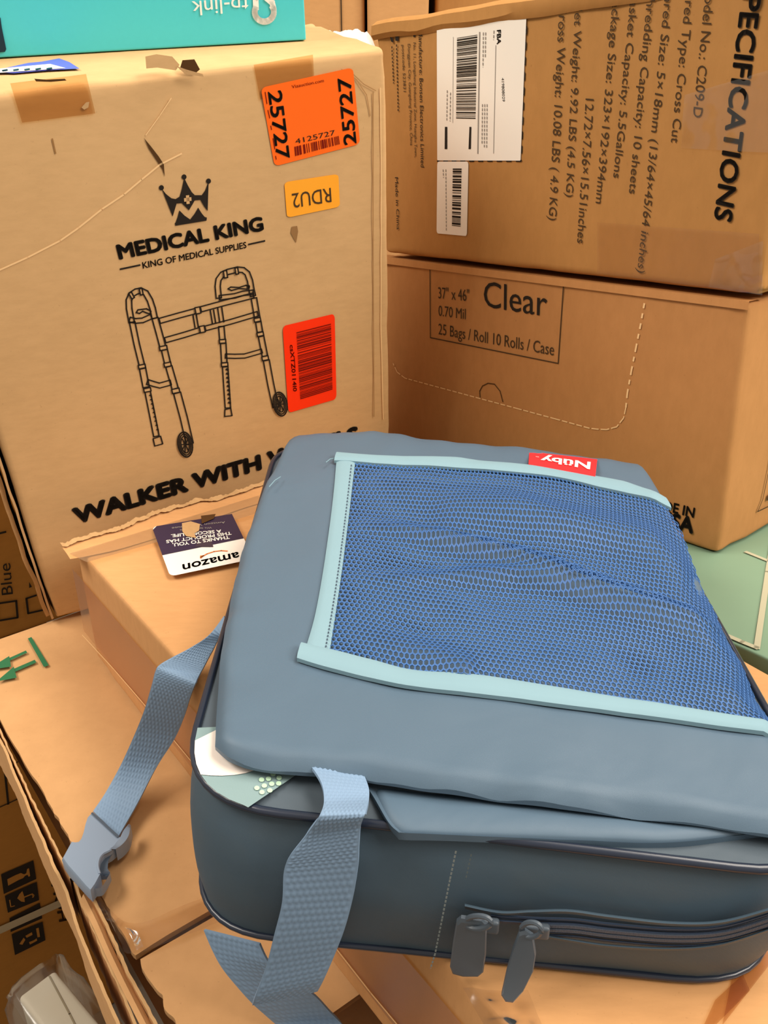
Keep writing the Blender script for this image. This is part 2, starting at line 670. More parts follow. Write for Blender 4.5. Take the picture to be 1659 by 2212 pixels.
front = MB()
pts_fl = [(300, 2070), (330, 2122), (356, 2166), (381, 2207), (402, 2244), (470, 2360)]
left2 = cr([on_z(x, y, T) for x, y in pts_fl], 40)
rows = []
for p in left2:
    p = p + Vector((noise.noise(p * 150) * 0.002, noise.noise(p * 150 + Vector((5, 0, 0))) * 0.002, 0))
    a = (p - CAM).dot(EA)
    row = []
    for k in range(30):
        q = p + EA * ((0.995 * H - a) * k / 29)
        q.z += 0.001 * noise.noise(q * 7) - 0.001
        row.append(q)
    rows.append(row)
front.grid(rows, K_ARR)
low = [[q - UP * 0.004 for q in r] for r in rows]
front.grid(low, K_ARR)
front.grid([[r[0] for r in rows], [r[0] for r in low]], K_EDGE)
front.grid([rows[0], low[0]], K_EDGE)
front.build('lid_flap', root)

walls = MB()
c0, c1, c2, c3 = AB(0.18, 1.53, 0), AB(0.995, 1.53, 0), AB(0.995, 0.22, 0), AB(0.19, 0.30, 0)
zb = CAM.z - 1.10 * H


def wall(mb, p, q, z0, z1, mat, th=0.004, n=12):
    d = (q - p).normalized()
    nn = Vector((-d.y, d.x, 0)) * th
    for sgn in (0, 1):
        mb.grid([[Vector((*(p + (q - p) * (k / n) + nn * sgn).xy, z)) for k in range(n + 1)] for z in (z0, z1)], mat)
    mb.grid([[Vector((*(p + (q - p) * (k / n) + nn * s).xy, z1)) for k in range(n + 1)] for s in (0, 1)], K_EDGE)


wall(walls, c1, c0, zb, zt - 0.005, K_ARR)
wall(walls, c2, c1, zb, zt - 0.005, K_ARR)
wall(walls, c3, c2, zb, zt - 0.03, K_ARR)
fl = [AB(0.20, 1.53, -1.10), AB(0.995, 1.53, -1.10), AB(0.995, 0.22, -1.10), AB(0.20, 0.30, -1.10)]
walls.poly(fl, K_ARR)
walls.build('carton_walls', root)
sb = MB()
slab(sb, AB(0.48, 0.10, -1.30 / H), EA, EB, UP, 0.5 * H, 1.40 * H, CAM.z - 1.105 * H, K_LOW, r=0.006, amp=0.001, crush=0.003, seed=61, step=0.05)
tag(sb.build('cardboard_carton'), 'dark carton underneath the open tan carton with green arrows', 'box')


def layered(name, edge, th, drop, seed, zoff=0.0, wob=0.0015, mat=None):
    """standing board layer whose top edge runs through photograph points"""
    mb = MB()
    e = cr([on_z(x, y, T + zoff) for x, y in edge], 160)
    rows = [[], [], [], []]
    for i, p in enumerate(e):
        q = p + Vector(((noise.noise(p * 30 + Vector((seed, 0, 0))) + 0.8 * noise.noise(p * 170)) * wob, (noise.noise(p * 30 + Vector((0, seed, 0))) + 0.8 * noise.noise(p * 190)) * wob, 0.5 * wob * noise.noise(p * 90)))
        a = EA * th
        rows[0].append(Vector((q.x, q.y, q.z - drop)))
        rows[1].append(q)
        rows[2].append(q + a + UP * (0.0006 * noise.noise(p * 200)))
        rows[3].append(Vector((q.x, q.y, q.z - drop)) + a)
    mb.grid([rows[0], rows[1]], mat or K_ARR)
    mb.grid([rows[1], rows[2]], K_EDGE)
    mb.grid([rows[2], rows[3]], mat or K_ARR)
    mb.build(name, root)


layered('side_wall', [(-70, 1470), (-30, 1550), (3, 1610), (40, 1700), (78, 1790), (112, 1868), (140, 1930), (165, 2005), (196, 2085), (225, 2150), (252, 2212), (300, 2330)], 0.0018, 0.045, 1.0, wob=0.00045)
layered('torn_layer', [(-55, 1452), (2, 1588), (36, 1662), (66, 1726), (92, 1780), (128, 1852), (152, 1898)], 0.0014, 0.04, 4.0, zoff=-0.004, wob=0.0006)
layered('side_flap', [(160, 1905), (172, 1950), (190, 1990), (215, 2046), (246, 2116), (278, 2190), (330, 2310)], 0.0016, 0.04, 9.0, zoff=-0.006, wob=0.0006)
layered('side_flap', [(186, 1915), (222, 1990), (247, 2045), (268, 2092), (290, 2134), (318, 2184), (345, 2235), (400, 2340)], 0.0018, 0.04, 13.0, zoff=-0.003, wob=0.0007)
# fragile corner board folded beside the tape
fold = MB()
f1 = cr([on_z(x, y, T - 0.004) for x, y in ((172, 1948), (200, 2000), (236, 2080), (290, 2190), (360, 2330))], 30)
f2 = cr([on_z(x, y, T - 0.012) for x, y in ((190, 1925), (220, 1990), (250, 2060), (304, 2168), (385, 2320))], 30)
fold.grid([f1, [(a + b) / 2 + UP * 0.002 for a, b in zip(f1, f2)], f2], K_ARR)
fold.build('folded_edge', root)
tp = MB()


def tape_strip(mb, A, B, h, mat, n=26, m=8, amp=0.0009, lift=0.0024, fr=60):
    a = cr([on_z(x, y, h) for x, y in A], n)
    b = cr([on_z(x, y, h) for x, y in B], n)
    rows = []
    for i in range(n):
        row = []
        for k in range(m):
            p = a[i].lerp(b[i], k / (m - 1))
            p.z += lift + amp * noise.noise(p * fr) + amp * abs(noise.noise(p * fr * 2.5))
            row.append(p)
        rows.append(row)
    mb.grid(rows, mat)


tape_strip(tp, [(196, 1905), (235, 1968), (300, 2000), (420, 1952), (545, 1902)], [(248, 2012), (262, 2042), (292, 2066), (455, 2005), (570, 1960)], T, TAPE, amp=0.0012)
tp.build('packing_tape', root)
tp = MB()
tape_strip(tp, [(196, 1918), (215, 1950), (240, 1985), (262, 1992)], [(214, 1962), (225, 1990), (244, 2000), (252, 1998)], T, TAPE_CRINKLE, n=40, m=24, amp=0.0014, fr=70, lift=0.003)
tape_strip(tp, [(270, 2010), (284, 2030), (296, 2060)], [(300, 2020), (306, 2040), (312, 2052)], T, TAPE_CRINKLE, n=30, m=20, amp=0.0014, fr=80, lift=0.003)
tp.build('crinkled_tape', root)

# ------------------------------------------------------------------ flat carton under the bag
AT = -0.764
A0, A1, B0, B1 = 0.376, 1.003, 0.02, 1.362
root = empty('cardboard_box', AB((A0 + A1) / 2, 0.7, T), 'wide flat orange-brown carton lying under the blue bag with a purple and white sticker', 'box')
mb = MB()
slab(mb, AB(A0, B0, T) + UP * 0.0025, EA, EB, UP, (A1 - A0) * H, (B1 - B0) * H, (AT - T) * H - 0.0025, K_AMZ, r=0.004, amp=0.0006, crush=0.002, seed=3)
AF = Face(AB(A0, 0.7, AT), EA, EB)
AS = Face(AB(A0, 0.7, AT), EB, UP)
# overlap edge of the lid flap carried over the left side
mb.build('carton_body', root)
cr_ = MB()
AS.line(cr_, [(178, 1372), (246, 1446), (309, 1519), (410, 1641), (500, 1760), (600, 1886), (700, 2016), (800, 2144), (880, 2240)], 0.0014, K_CREASE, 0.0018)
cr_.build('tape_edge', root)
lip = MB()
ns = 200
base = cr([on_z(x, y, AT) for x, y in ((152, 1210), (188, 1204), (260, 1188), (346, 1162), (440, 1130), (538, 1096), (640, 1068), (760, 1035))], ns)
topl = cr([on_z(x, y, AT + 0.008) for x, y in ((133, 1183), (180, 1166), (246, 1150), (330, 1116), (403, 1094), (480, 1078), (553, 1054), (640, 1032), (760, 1000))], ns)
rows = []
for i in range(ns):
    r = []
    for k in range(7):
        t = k / 6
        p = base[i].lerp(topl[i], t)
        p.z += 0.0008 * math.sin(t * math.pi) + 0.0006 * noise.noise(p * 60) * t
        if k == 6:
            p += EB * (0.0016 * noise.noise(p * 60)) + UP * (0.0014 * noise.noise(p * 150) + 0.001 * noise.noise(p * 400))
        p.z += 0.001
        r.append(p)
    rows.append(r)
lip.grid(rows, K_AMZ)
lip.grid([[r[-1] for r in rows], [r[-1] - EB * -0.004 - UP * 0.002 + EB * 0.002 * noise.noise(r[-1] * 150) for r in rows]], K_EDGE)
lip.grid([[r[-1] - EB * 0.003 + UP * 0.0014 for r in rows], [r[-1] + EB * 0.003 + UP * (0.0016 + 0.0018 * noise.noise(r[-1] * 110) + 0.0012 * noise.noise(r[-1] * 420)) for r in rows]], K_EDGE)
lip.build('torn_lip', root)
tp = MB()


def strip_face(mb, F, quad, mat, lift=0.0012, n=10, m=5, amp=0.0003, fr=80):
    rows = []
    for i in range(n + 1):
        r = []
        for k in range(m + 1):
            p = F.P(*F.quad(quad, k / m, i / n), lift)
            p += F.n * amp * (noise.noise(p * fr) + 0.6 * noise.noise(p * fr * 2.7))
            r.append(p)
        rows.append(r)
    mb.grid(rows, mat)


# brown tape along the back edge, on the left side and under the bag's front corner
strip_face(tp, AF, [(150, 1196), (560, 1070), (560, 1108), (188, 1214)], TAPE, 0.0040, 30, 4, 0.0004)
tp.build('packing_tape', root)
tp = MB()
AS_px = [(192, 1285), (360, 1480), (440, 1685), (185, 1380)]
lowp = [AS.px(180, 1375), AS.px(309, 1520), AS.px(410, 1640), AS.px(780, 2122), AS.px(866, 2212)]
for (x0, x1) in ((-0.05, 1.0),):
    u0, u1 = AS.px(178, 1320)[0] + 0.002, (B0 - 0.7) * H
    v1, v0 = -0.028, AS.px(309, 1520)[1]
    rows = []
    for i in range(40):
        u = u0 + (u1 - u0) * i / 39
        rows.append([AS.at(u, v0 + (v1 - v0) * k / 4, 0.0012) for k in range(5)])
    tp.grid(rows, TAPE_BROWN)
tp.build('side_tape', root)
tp = MB()
strip_face(tp, AF, [(1000, 2135), (1140, 2140), (1200, 2280), (1080, 2270)], TAPE_CRINKLE, 0.0022, 50, 50, 0.0017, 50)
tp.build('crinkled_tape', root)
tp = MB()
strip_face(tp, AF, [(1590, 2070), (1680, 1985), (1720, 2010), (1560, 2215)], TAPE_BROWN, 0.0007, 10, 5, 0.0001)
strip_face(tp, AF, [(1545, 2160), (1605, 2105), (1620, 2140), (1500, 2260)], TAPE_BROWN, 0.0009, 8, 4, 0.0001)
tp.build('brown_tape', root)

st = MB()
q = [(328, 1138), (501, 1110), (548, 1207), (367.5, 1245)]
AF.sticker(st, q, WHITE, 0.07, 0.0046)
navy = [AF.quad(q, s, t) for s, t in ((0.0, 0.06), (0.06, 0), (1, 0), (1, 0.54), (0, 0.57))]
AF.fill(st, navy, NAVY, 0.0049)
AF.text(st, 'amazon', (514.5, 1191.5), (393.5, 1219), (518.5, 1208), INK, 0.015, 0.0049)
AF.line(st, [(433, 1204), (447, 1196), (462, 1191), (478, 1189), (491, 1190)], 0.0011, SMILE, 0.0051)
AF.fill(st, [(432, 1200), (442, 1199), (433, 1207)], SMILE, 0.0051)
AF.text(st, 'THANKS TO YOU,', (494.5, 1157), (372, 1174), (496.5, 1163.5), WHITE, -0.02, 0.0052)
AF.text(st, 'THIS PRODUCT HAS', (499, 1148.5), (358.5, 1167), (500.5, 1154.5), WHITE, -0.02, 0.0052)
AF.text(st, 'A SECOND LIFE.', (477.5, 1144), (369, 1154.5), (479, 1150), WHITE, -0.02, 0.0052)
AF.text(st, 'We appreciate it', (457, 1138), (388, 1143.5), (458, 1141.5), INK_GREY, 0.0, 0.0052)
AF.text(st, 'Amazon Warehouse', (486, 1126), (371, 1139), (487, 1130), INK_GREY, 0.0, 0.0052)
AF.fill(st, [(393, 1130), (412, 1126), (432, 1132), (430, 1146), (420, 1152), (424, 1162), (402, 1158), (394, 1148)], K_EDGE, 0.0056)
AF.fill(st, [(434, 1114), (466, 1110), (462, 1120), (436, 1131)], K_DENT, 0.0056)
AF.fill(st, [(432, 1160), (452, 1158), (461, 1181), (422, 1181)], plain('dark film scrap', (62, 52, 66), 0.3, 0.4), 0.0051)
st.build('return_sticker', root)

# ------------------------------------------------------------------ walker carton
mc = on_z(122, 1350, T)
WM, HM, DM = 0.731 * H, 0.925 * H, 0.28 * H
root = empty('cardboard_box', mc, 'tall tan carton printed with a black crown and a walking frame drawing', 'box')
mb = MB()
slab(mb, mc + MZ * 0.002, MX, MY, MZ, WM, DM, HM, K_MED, r=0.006, amp=0.0003, crush=0.006, seed=5)
MF = Face(mc, MX, MZ)
LFT = 0.0006
MF.text(mb, 'MEDICAL KING', (257.5, 561.5), (571, 498), (249.3, 529), INK, 0.048, LFT)
MF.text(mb, 'KING OF MEDICAL SUPPLIES', (309, 580.3), (533, 535.5), (306.8, 566.5), INK, 0.016, LFT)
MF.line(mb, [(260, 581.5), (302.5, 572.5)], 0.0013, INK, LFT)
MF.line(mb, [(537, 528), (572, 520.3)], 0.0013, INK, LFT)
MF.text(mb, 'WALKER WITH WHEELS', (163, 1134.5), (775, 952.5), (153, 1099), INK, 0.066, LFT)


def Z(x, y):
    """corner of the enlarged view of the drawing, back in photograph pixels"""
    return 230 + x / 3.351, 350 + y / 3.351


def zl(pts):
    return [Z(*p) for p in pts]


MF.fill(mb, zl([(398, 190), (432, 232), (470, 262), (500, 268), (530, 250), (545, 200), (563, 115), (590, 170), (618, 218), (640, 240), (690, 240), (715, 205), (740, 140), (736, 250), (733, 355), (708, 322), (680, 274), (640, 277), (598, 349), (545, 297), (508, 300), (480, 394)]), INK, LFT)
MF.fill(mb, zl([(500, 440), (515, 400), (528, 350), (566, 388), (606, 416), (640, 372), (664, 330), (690, 372), (712, 398), (727, 402), (725, 424), (500, 461), (494, 442)]), INK, LFT)
for c in ((398, 186), (562, 108), (739, 138)):
    MF.fill(mb, zl([(c[0] + 18 * math.cos(a * math.pi / 8), c[1] + 19 * math.sin(a * math.pi / 8)) for a in range(16)]), INK, LFT)
for a in ([(561, 262), (614, 254), (616, 280), (563, 288)], [(575, 242), (598, 239), (603, 302), (580, 305)]):
    MF.fill(mb, zl(a), K_MED, LFT + 0.0004)

LW = 0.0011


def tubeline(pts, w, ends=True):
    P = [Vector(p) for p in pts]
    L1, L2 = [], []
    for i, p in enumerate(P):
        d = (P[min(i + 1, len(P) - 1)] - P[max(i - 1, 0)]).normalized()
        nn = Vector((-d.y, d.x)) * (w / 2)
        L1.append(Z(*(p + nn)))
        L2.append(Z(*(p - nn)))
    MF.line(mb, L1, LW, INK, LFT)
    MF.line(mb, L2, LW, INK, LFT)
    if ends:
        MF.line(mb, [L1[0], L2[0]], LW, INK, LFT)
        MF.line(mb, [L1[-1], L2[-1]], LW, INK, LFT)


def collar(x, y, w, h, tilt):
    P = []
    for a, b in ((-1, -1), (1, -1), (1, 1), (-1, 1)):
        dx, dy = a * w / 2, b * h / 2
        P.append((x + dx * math.cos(tilt) - dy * math.sin(tilt), y + dx * math.sin(tilt) + dy * math.cos(tilt)))
    MF.fill(mb, zl(P), K_MED, LFT + 0.0003)
    MF.line(mb, zl(P), LW, INK, LFT + 0.0005, closed=True)


tubeline([(183, 1160), (165, 1060), (163, 1000), (180, 960), (215, 938), (248, 930), (285, 948), (315, 1000), (335, 1060), (350, 1130)], 40)
tubeline([(187, 1160), (220, 1320), (257, 1470)], 40)
tubeline([(262, 1495), (288, 1630)], 46)
tubeline([(298, 1660), (330, 1820), (362, 1985)], 40)
tubeline([(352, 1130), (380, 1230), (408, 1335)], 44)
tubeline([(420, 1360), (442, 1452)], 44)
tubeline([(452, 1480), (498, 1640)], 46)
tubeline([(512, 1672), (560, 1850), (604, 2040)], 52)
for c in ((257, 1480, 50, 26), (412, 1346, 54, 28), (443, 1466, 50, 28), (502, 1656, 54, 30), (296, 1650, 50, 26)):
    collar(*c, -0.2)
MF.line(mb, zl([(338, 2003), (392, 1985), (408, 2040), (350, 2056)]), LW, INK, LFT, closed=True)
tubeline([(168, 1140), (210, 1150), (262, 1146), (325, 1118)], 34)
MF.line(mb, zl([(216, 1090), (228, 1070), (290, 1062), (322, 1080), (318, 1100), (290, 1092), (262, 1080), (240, 1096)]), LW, INK, LFT, closed=True)
tubeline([(296, 1592), (340, 1606), (385, 1618), (466, 1596)], 36)
tubeline([(385, 1150), (520, 1112), (650, 1077)], 38)
tubeline([(684, 1066), (860, 1018), (1064, 966)], 38)
tubeline([(425, 1290), (560, 1252), (684, 1214)], 38)
tubeline([(716, 1204), (900, 1156), (1096, 1098)], 34)
collar(662, 1074, 36, 46, -0.2)
collar(694, 1210, 36, 46, -0.2)
tubeline([(638, 1100), (654, 1196)], 24, False)
tubeline([(764, 1072), (780, 1168)], 24, False)
tubeline([(820, 1052), (836, 1160)], 30, False)
tubeline([(814, 985), (806, 900), (812, 850), (840, 812), (880, 795), (950, 778), (990, 782), (1020, 806), (1040, 860), (1052, 930), (1062, 970)], 38)
collar(862, 812, 24, 52, -0.15)
collar(944, 788, 20, 46, -0.15)
collar(182, 966, 22, 46, -0.5)
collar(252, 938, 20, 46, -0.2)
tubeline([(818, 982), (930, 968), (990, 950), (1064, 942)], 32)
MF.line(mb, zl([(880, 918), (900, 905), (960, 908), (1010, 892), (1036, 900), (1020, 920), (960, 915), (905, 930)]), LW, INK, LFT, closed=True)
MF.fill(mb, zl([(1016, 890), (1036, 890), (1040, 915), (1018, 918)]), INK, LFT)
tubeline([(832, 1190), (840, 1285)], 40)
tubeline([(846, 1312), (854, 1452)], 40)
tubeline([(860, 1482), (880, 1780)], 40)
for c in ((841, 1298, 46, 26, -0.08), (856, 1466, 46, 26, -0.08), (1093, 1142, 46, 26, -0.2), (1114, 1246, 46, 26, -0.2), (1150, 1420, 46, 28, -0.2)):
    collar(*c)
MF.line(mb, zl([(858, 1792), (900, 1782), (910, 1836), (856, 1842)]), LW, INK, LFT, closed=True)
tubeline([(1068, 985), (1092, 1126)], 40)
tubeline([(1100, 1158), (1112, 1230)], 40)
tubeline([(1120, 1262), (1148, 1404)], 40)
tubeline([(1158, 1436), (1190, 1610), (1226, 1775)], 44)
tubeline([(862, 1404), (930, 1406), (1000, 1404), (1126, 1368)], 30)
for k in range(9):
    MF.line(mb, zl([(868 + 2.1 * k, 1500 + 30 * k), (880 + 2.1 * k, 1506 + 30 * k)]), LW * 1.6, INK, LFT)
    MF.line(mb, zl([(312 + 6.5 * k, 1690 + 31 * k), (322 + 6.5 * k, 1686 + 31 * k), (324 + 6.5 * k, 1700 + 31 * k)]), LW, INK, LFT)
for cx_, cy_, s_ in ((570, 2045, 1.0), (1258, 1752, 0.95)):
    def ell(rx, ry, n=26):
        return zl([(cx_ + rx * s_ * math.cos(a * 2 * math.pi / n) + 0.12 * ry * math.sin(a * 2 * math.pi / n), cy_ + ry * s_ * math.sin(a * 2 * math.pi / n)) for a in range(n)])
    MF.line(mb, ell(52, 90), LW * 1.3, INK, LFT + 0.0005, closed=True)
    MF.line(mb, ell(40, 76), LW, INK, LFT + 0.0005, closed=True)
    MF.line(mb, ell(30, 60), LW, INK, LFT + 0.0005, closed=True)
    for k in range(8):
        a = k * math.pi / 4
        MF.line(mb, zl([(cx_ + 8 * math.cos(a), cy_ + 12 * math.sin(a)), (cx_ + 28 * math.cos(a), cy_ + 56 * math.sin(a))]), LW, INK, LFT)
    MF.fill(mb, ell(9, 13), INK, LFT)
# damage: long crease, a slit, small scuffs
MF.line(mb, [(0, 583), (60, 556), (130, 520), (170, 492), (220, 452), (268, 420), (306, 388), (345, 356), (392, 332)], 0.0012, K_CREASE, LFT)
MF.fill(mb, [(311, 298), (326, 316), (343, 338), (354, 355), (356, 382), (351, 366), (338, 346), (322, 322)], K_DENT, LFT)
MF.line(mb, [(370, 212), (345, 250), (315, 292)], 0.0006, K_CREASE, LFT)
MF.fill(mb, [(630, 490), (642, 488), (644, 500), (640, 524), (634, 515), (628, 503)], plain('scuffed board', (150, 112, 72), 0.9, 0.05), LFT)
MF.line(mb, [(113, 300), (120, 331)], 0.0010, plain('pencil scuff', (156, 116, 72), 0.9, 0.05), LFT)
MF.line(mb, [(822, 190), (824, 420), (823, 700), (828, 905)], 0.0008, K_CREASE, LFT)
MF.line(mb, [(738, 150), (770, 172), (792, 205), (800, 250)], 0.0007, plain('board wrinkle', (176, 134, 88), 0.8, 0.1), LFT)
MF.line(mb, [(752, 150), (786, 182), (812, 196)], 0.0007, plain('board wrinkle', (176, 134, 88), 0.8, 0.1), LFT)
MF.fill(mb, [(394, 130), (420, 128), (432, 150), (420, 160), (402, 158), (388, 150)], K_DENT, LFT)
MF.fill(mb, [(314, 122), (338, 117), (372, 122), (388, 140), (380, 152), (340, 146), (316, 148)], K_MED, 0.005)
MF.fill(mb, [(380, 142), (402, 150), (438, 160), (440, 166), (400, 160)], K_EDGE, 0.006)
MF.line(mb, [(806, 200), (806, 560), (808, 900)], 0.0008, plain('board fold line', (168, 126, 80), 0.8, 0.1), LFT)
mb.build('carton_body', root)
# open seam on the left side: outer board layers stand proud
sm = MB()
for k, (dx, th) in enumerate(((-0.004, 0.002), (-0.010, 0.0035))):
    e0, e1 = [], []
    for i in range(50):
        t = i / 49
        v = 0.006 + (HM - 0.008) * t
        w = dx * (0.4 + 0.6 * math.sin(math.pi * min(1, t * 1.3 + 0.1))) + 0.002 * noise.noise(Vector((k * 7, 0, t * 16)))
        e0.append(mc + MX * w + MZ * v + MY * (0.002 + 0.006 * k))
        e1.append(mc + MX * (w + 0.003) + MZ * v + MY * (0.09 + 0.01 * k))
    sm.grid([e0, e1], K_MED)
    sm.grid([e0, [p + MX * th + MY * 0.001 for p in e0]], K_EDGE)
    sm.grid([[p + MX * th + MY * 0.001 for p in e0], [p + MX * th for p in e1]], K_DENT)
sm.build('side_seam', root)
tp = MB()
strip_face(tp, MF, [(22, 180), (186, 160), (206, 245), (48, 265)], TAPE_BROWN, 0.0010, 8, 8, 0.0001)
MF.fill(tp, [(176, 232), (186, 221), (193, 220), (191, 232), (182, 237)], K_EDGE, 0.0014)
MF.fill(tp, [(74, 170), (100, 172), (140, 170), (144, 174), (110, 177), (78, 176)], K_DENT, 0.0013)
tp.build('packing_tape', root)
tp = MB()
strip_face(tp, MF, [(548, 140), (676, 118), (680, 190), (562, 215)], TAPE_BROWN, 0.0006, 8, 8, 0.0001)
tp.build('packing_tape', root)

st = MB()
q = [(563.5, 189.4), (762.5, 145.5), (778, 311), (593, 359.5)]
MF.sticker(st, q, ORANGE, 0.06, 0.0008)
L2 = 0.0011
MF.text(st, '25727', (578.5, 198), (598, 346), (608.5, 193.5), INK, 0.02, L2)
MF.text(st, '25727', (770.5, 310), (757.5, 165), (743.5, 315), INK, 0.02, L2)
for k, (a, b) in enumerate((((573, 199), (577, 224)), ((579, 238), (583, 255)), ((585, 272), (587, 280)), ((590, 299), (594, 322)), ((595.5, 337), (597, 344)))):
    MF.line(st, [a, b], 0.0006, INK_RED, L2)
MF.text(st, 'Viaauction.com', (631, 191), (700, 177), (630, 184), INK_RED, 0.0, L2)
MF.text(st, '4125727', (639, 311), (724.5, 291), (637, 300.5), INK, 0.01, L2)
MF.bars(st, [(636, 317), (733, 293), (735.5, 311), (638, 337)], INK_RED, 22, 's', L2, 5)
st.build('auction_sticker', root)
st = MB()
q = [(614, 393.5), (731, 375.7), (734.5, 446.5), (620, 470.5)]
MF.sticker(st, q, YELLOW, 0.09, 0.0008)
MF.text(st, 'RDU2', (714.5, 405.5), (630.5, 418.5), (716.5, 436), INK_SOFT, 0.0, L2)
st.build('yellow_sticker', root)
st = MB()
q = [(610.5, 704.5), (723, 677.5), (727, 862), (623, 892)]
MF.sticker(st, q, RED, 0.06, 0.0008)
MF.text(st, 'csXTZ0114I0', (626, 745), (633.5, 846), (634.5, 744.5), INK_RED, 0.02, L2)
MF.bars(st, [(640.5, 718), (715, 699), (718.5, 843.5), (649, 865)], INK_RED, 40, 't', L2, 9)
st.build('barcode_sticker', root)

# ------------------------------------------------------------------ teal retail carton on top of it
top0 = mc + MZ * (HM + 0.002)
P1 = on_plane(662, 89, top0, MZ)
P2 = on_plane(0, 127, top0, MZ)
tdir = (P1 - P2).normalized()
tback = MZ.cross(tdir).normalized()
LT = 0.62 * H
root = empty('retail_box', P1 - tdir * (LT / 2) + tback * 0.04, 'teal carton with an upside-down white logo lying on the walker carton', 'box')
mb = MB()
slab(mb, P1 - tdir * LT + MZ * 0.0006, tdir, tback, MZ, LT, 0.15 * H, 0.16 * H, TEAL, r=0.0012, amp=0.0002, crush=0.0004, seed=8)
TF = Face(P1, tdir, MZ)
TF.text(mb, 'tp-link', (536, -6), (414, 3), (537.5, 25), TEAL_WHITE, 0.0, 0.001)
ring = []
for i in range(27):
    a = math.radians(-200 + i * 250 / 26)
    ring.append((571 + 21 * math.cos(a), 27 - 21 * -math.sin(a) * 1.0))
TF.line(mb, [(571 + 20.5 * math.cos(a), 26 + 20.5 * math.sin(a)) for a in [math.radians(-30 + k * 9) for k in range(27)]], 0.0042, TEAL_WHITE, 0.001)
TF.line(mb, [(553, 17), (552, -4), (560, -20)], 0.0042, TEAL_WHITE, 0.001)
TF.line(mb, [(591, 18), (588, 6), (576, -4)], 0.0042, TEAL_WHITE, 0.001)
TF.fill(mb, [(-40, 44), (1, 38), (4, 60), (13.5, 106), (11, 112), (-40, 117)], TEAL_DARK, 0.001)
mb.build('carton_body', root)
lb = MB()
TOPF = Face(top0, MX, MY)
TOPF.fill(lb, [(-30, 156), (60, 136), (90, 133), (128, 126), (150, 134), (172, 148), (100, 152), (30, 158)], BLUE_LABEL, 0.0012)
TOPF.fill(lb, [(-30, 155), (0, 148), (108, 138), (142, 147), (100, 150), (0, 157)], WHITE, 0.0016)
for k in range(5):
    x = 4 + 24 * k
    TOPF.fill(lb, [(x, 151 - k), (x + 12, 149 - k), (x + 13, 152 - k), (x + 1, 154 - k)], TEAL_DARK, 0.0019)
lb.build('shipping_label', [o for o in COL.objects if o.get('label', '').startswith('tall tan')][0])

# ------------------------------------------------------------------ right-hand stack
KC = 1.13


def cpt(x, y):
    d0 = on_plane(846, 700, mc, MY) - CAM
    base = CAM + d0 + CYy * (0.03 * H)
    p = on_plane(x, y, base, CYy)
    return CAM + (p - CAM) * KC


Q = cpt(1552, 1202)
CF = Face(Q, CXx, CZ)
wC = -CF.px(845, 700)[0] + 0.05 * H
hC = CF.px(1620, 657)[1]
root = empty('cardboard_box', Q - CXx * (wC / 2) + CYy * 0.1, 'brown carton printed Clear standing on the pale green box', 'box')
mb = MB()
slab(mb, Q - CXx * wC + CZ * 0.001, CXx, CYy, CZ, wC, 0.55 * H, hC, K_CLR, r=0.005, amp=0.0003, crush=0.003, seed=11)
CL = 0.0006
CF.line(mb, [(928.5, 578), (1217, 615.5), (1205.5, 785), (929.5, 729.5)], 0.0010, INK_SOFT, CL, closed=True)
CF.text(mb, '37" x 46"', (947, 644.5), (1014, 651), (946, 620.5), INK_SOFT, 0.0, CL)
CF.text(mb, 'Clear', (1045, 662), (1181, 684), (1045, 607.5), INK, 0.0, CL)
CF.text(mb, '0.70 Mil', (947, 682), (1005.5, 690), (947, 660), INK_SOFT, 0.0, CL)
CF.text(mb, '25 Bags / Roll 10 Rolls / Case', (947, 722), (1196, 768), (947, 699), INK_SOFT, 0.0, CL)
CF.line(mb, [(1392, 655), (1384, 700), (1374, 750), (1364, 800), (1355, 850), (1352, 880)], 0.0016, K_CREASE, CL, dash=(0.004, 0.004))
CF.line(mb, [(1352, 880), (1347, 903), (1332, 922), (1310, 928), (1290, 927), (1273, 925), (1200, 905), (1119, 883), (1037, 861), (960, 840), (875, 817), (858, 804), (849, 785)], 0.0011, K_CREASE, CL, dash=(0.006, 0.002))
CF.line(mb, [(1037, 858), (1036, 845), (1042, 834), (1054, 828), (1068, 830), (1080, 845), (1086, 868)], 0.0010, K_DENT, CL)
CF.text(mb, 'MADE IN', (1396, 1093), (1498.5, 1119), (1399, 1072), INK, 0.03, CL)
CF.text(mb, 'USA', (1420, 1136), (1497, 1154), (1424, 1101), INK, 0.05, CL)
RF = Face(Q, CYy, CZ)
RF.line(mb, [(1672, 940), (1662, 1010), (1648, 1078), (1637, 1105), (1660, 1094), (1700, 1075)], 0.0010, INK_SOFT, 0.0016)
RF.fill(mb, [(1656, 1082), (1659, 1070), (1672, 1062), (1670, 1076)], INK_SOFT, 0.0016)
mb.build('carton_body', root)
lp = MB()
e = [Q + CXx * (-wC + wC * i / 30) + CZ * hC for i in range(31)]
lp.grid([[p + CYy * 0.02 + CZ * 0.0012 for p in e], [p - CYy * 0.0008 + CZ * 0.002 for p in e], [p - CYy * 0.0016 - CZ * 0.004 for p in e]], K_CLR)
lp.build('top_flap_edge', root)

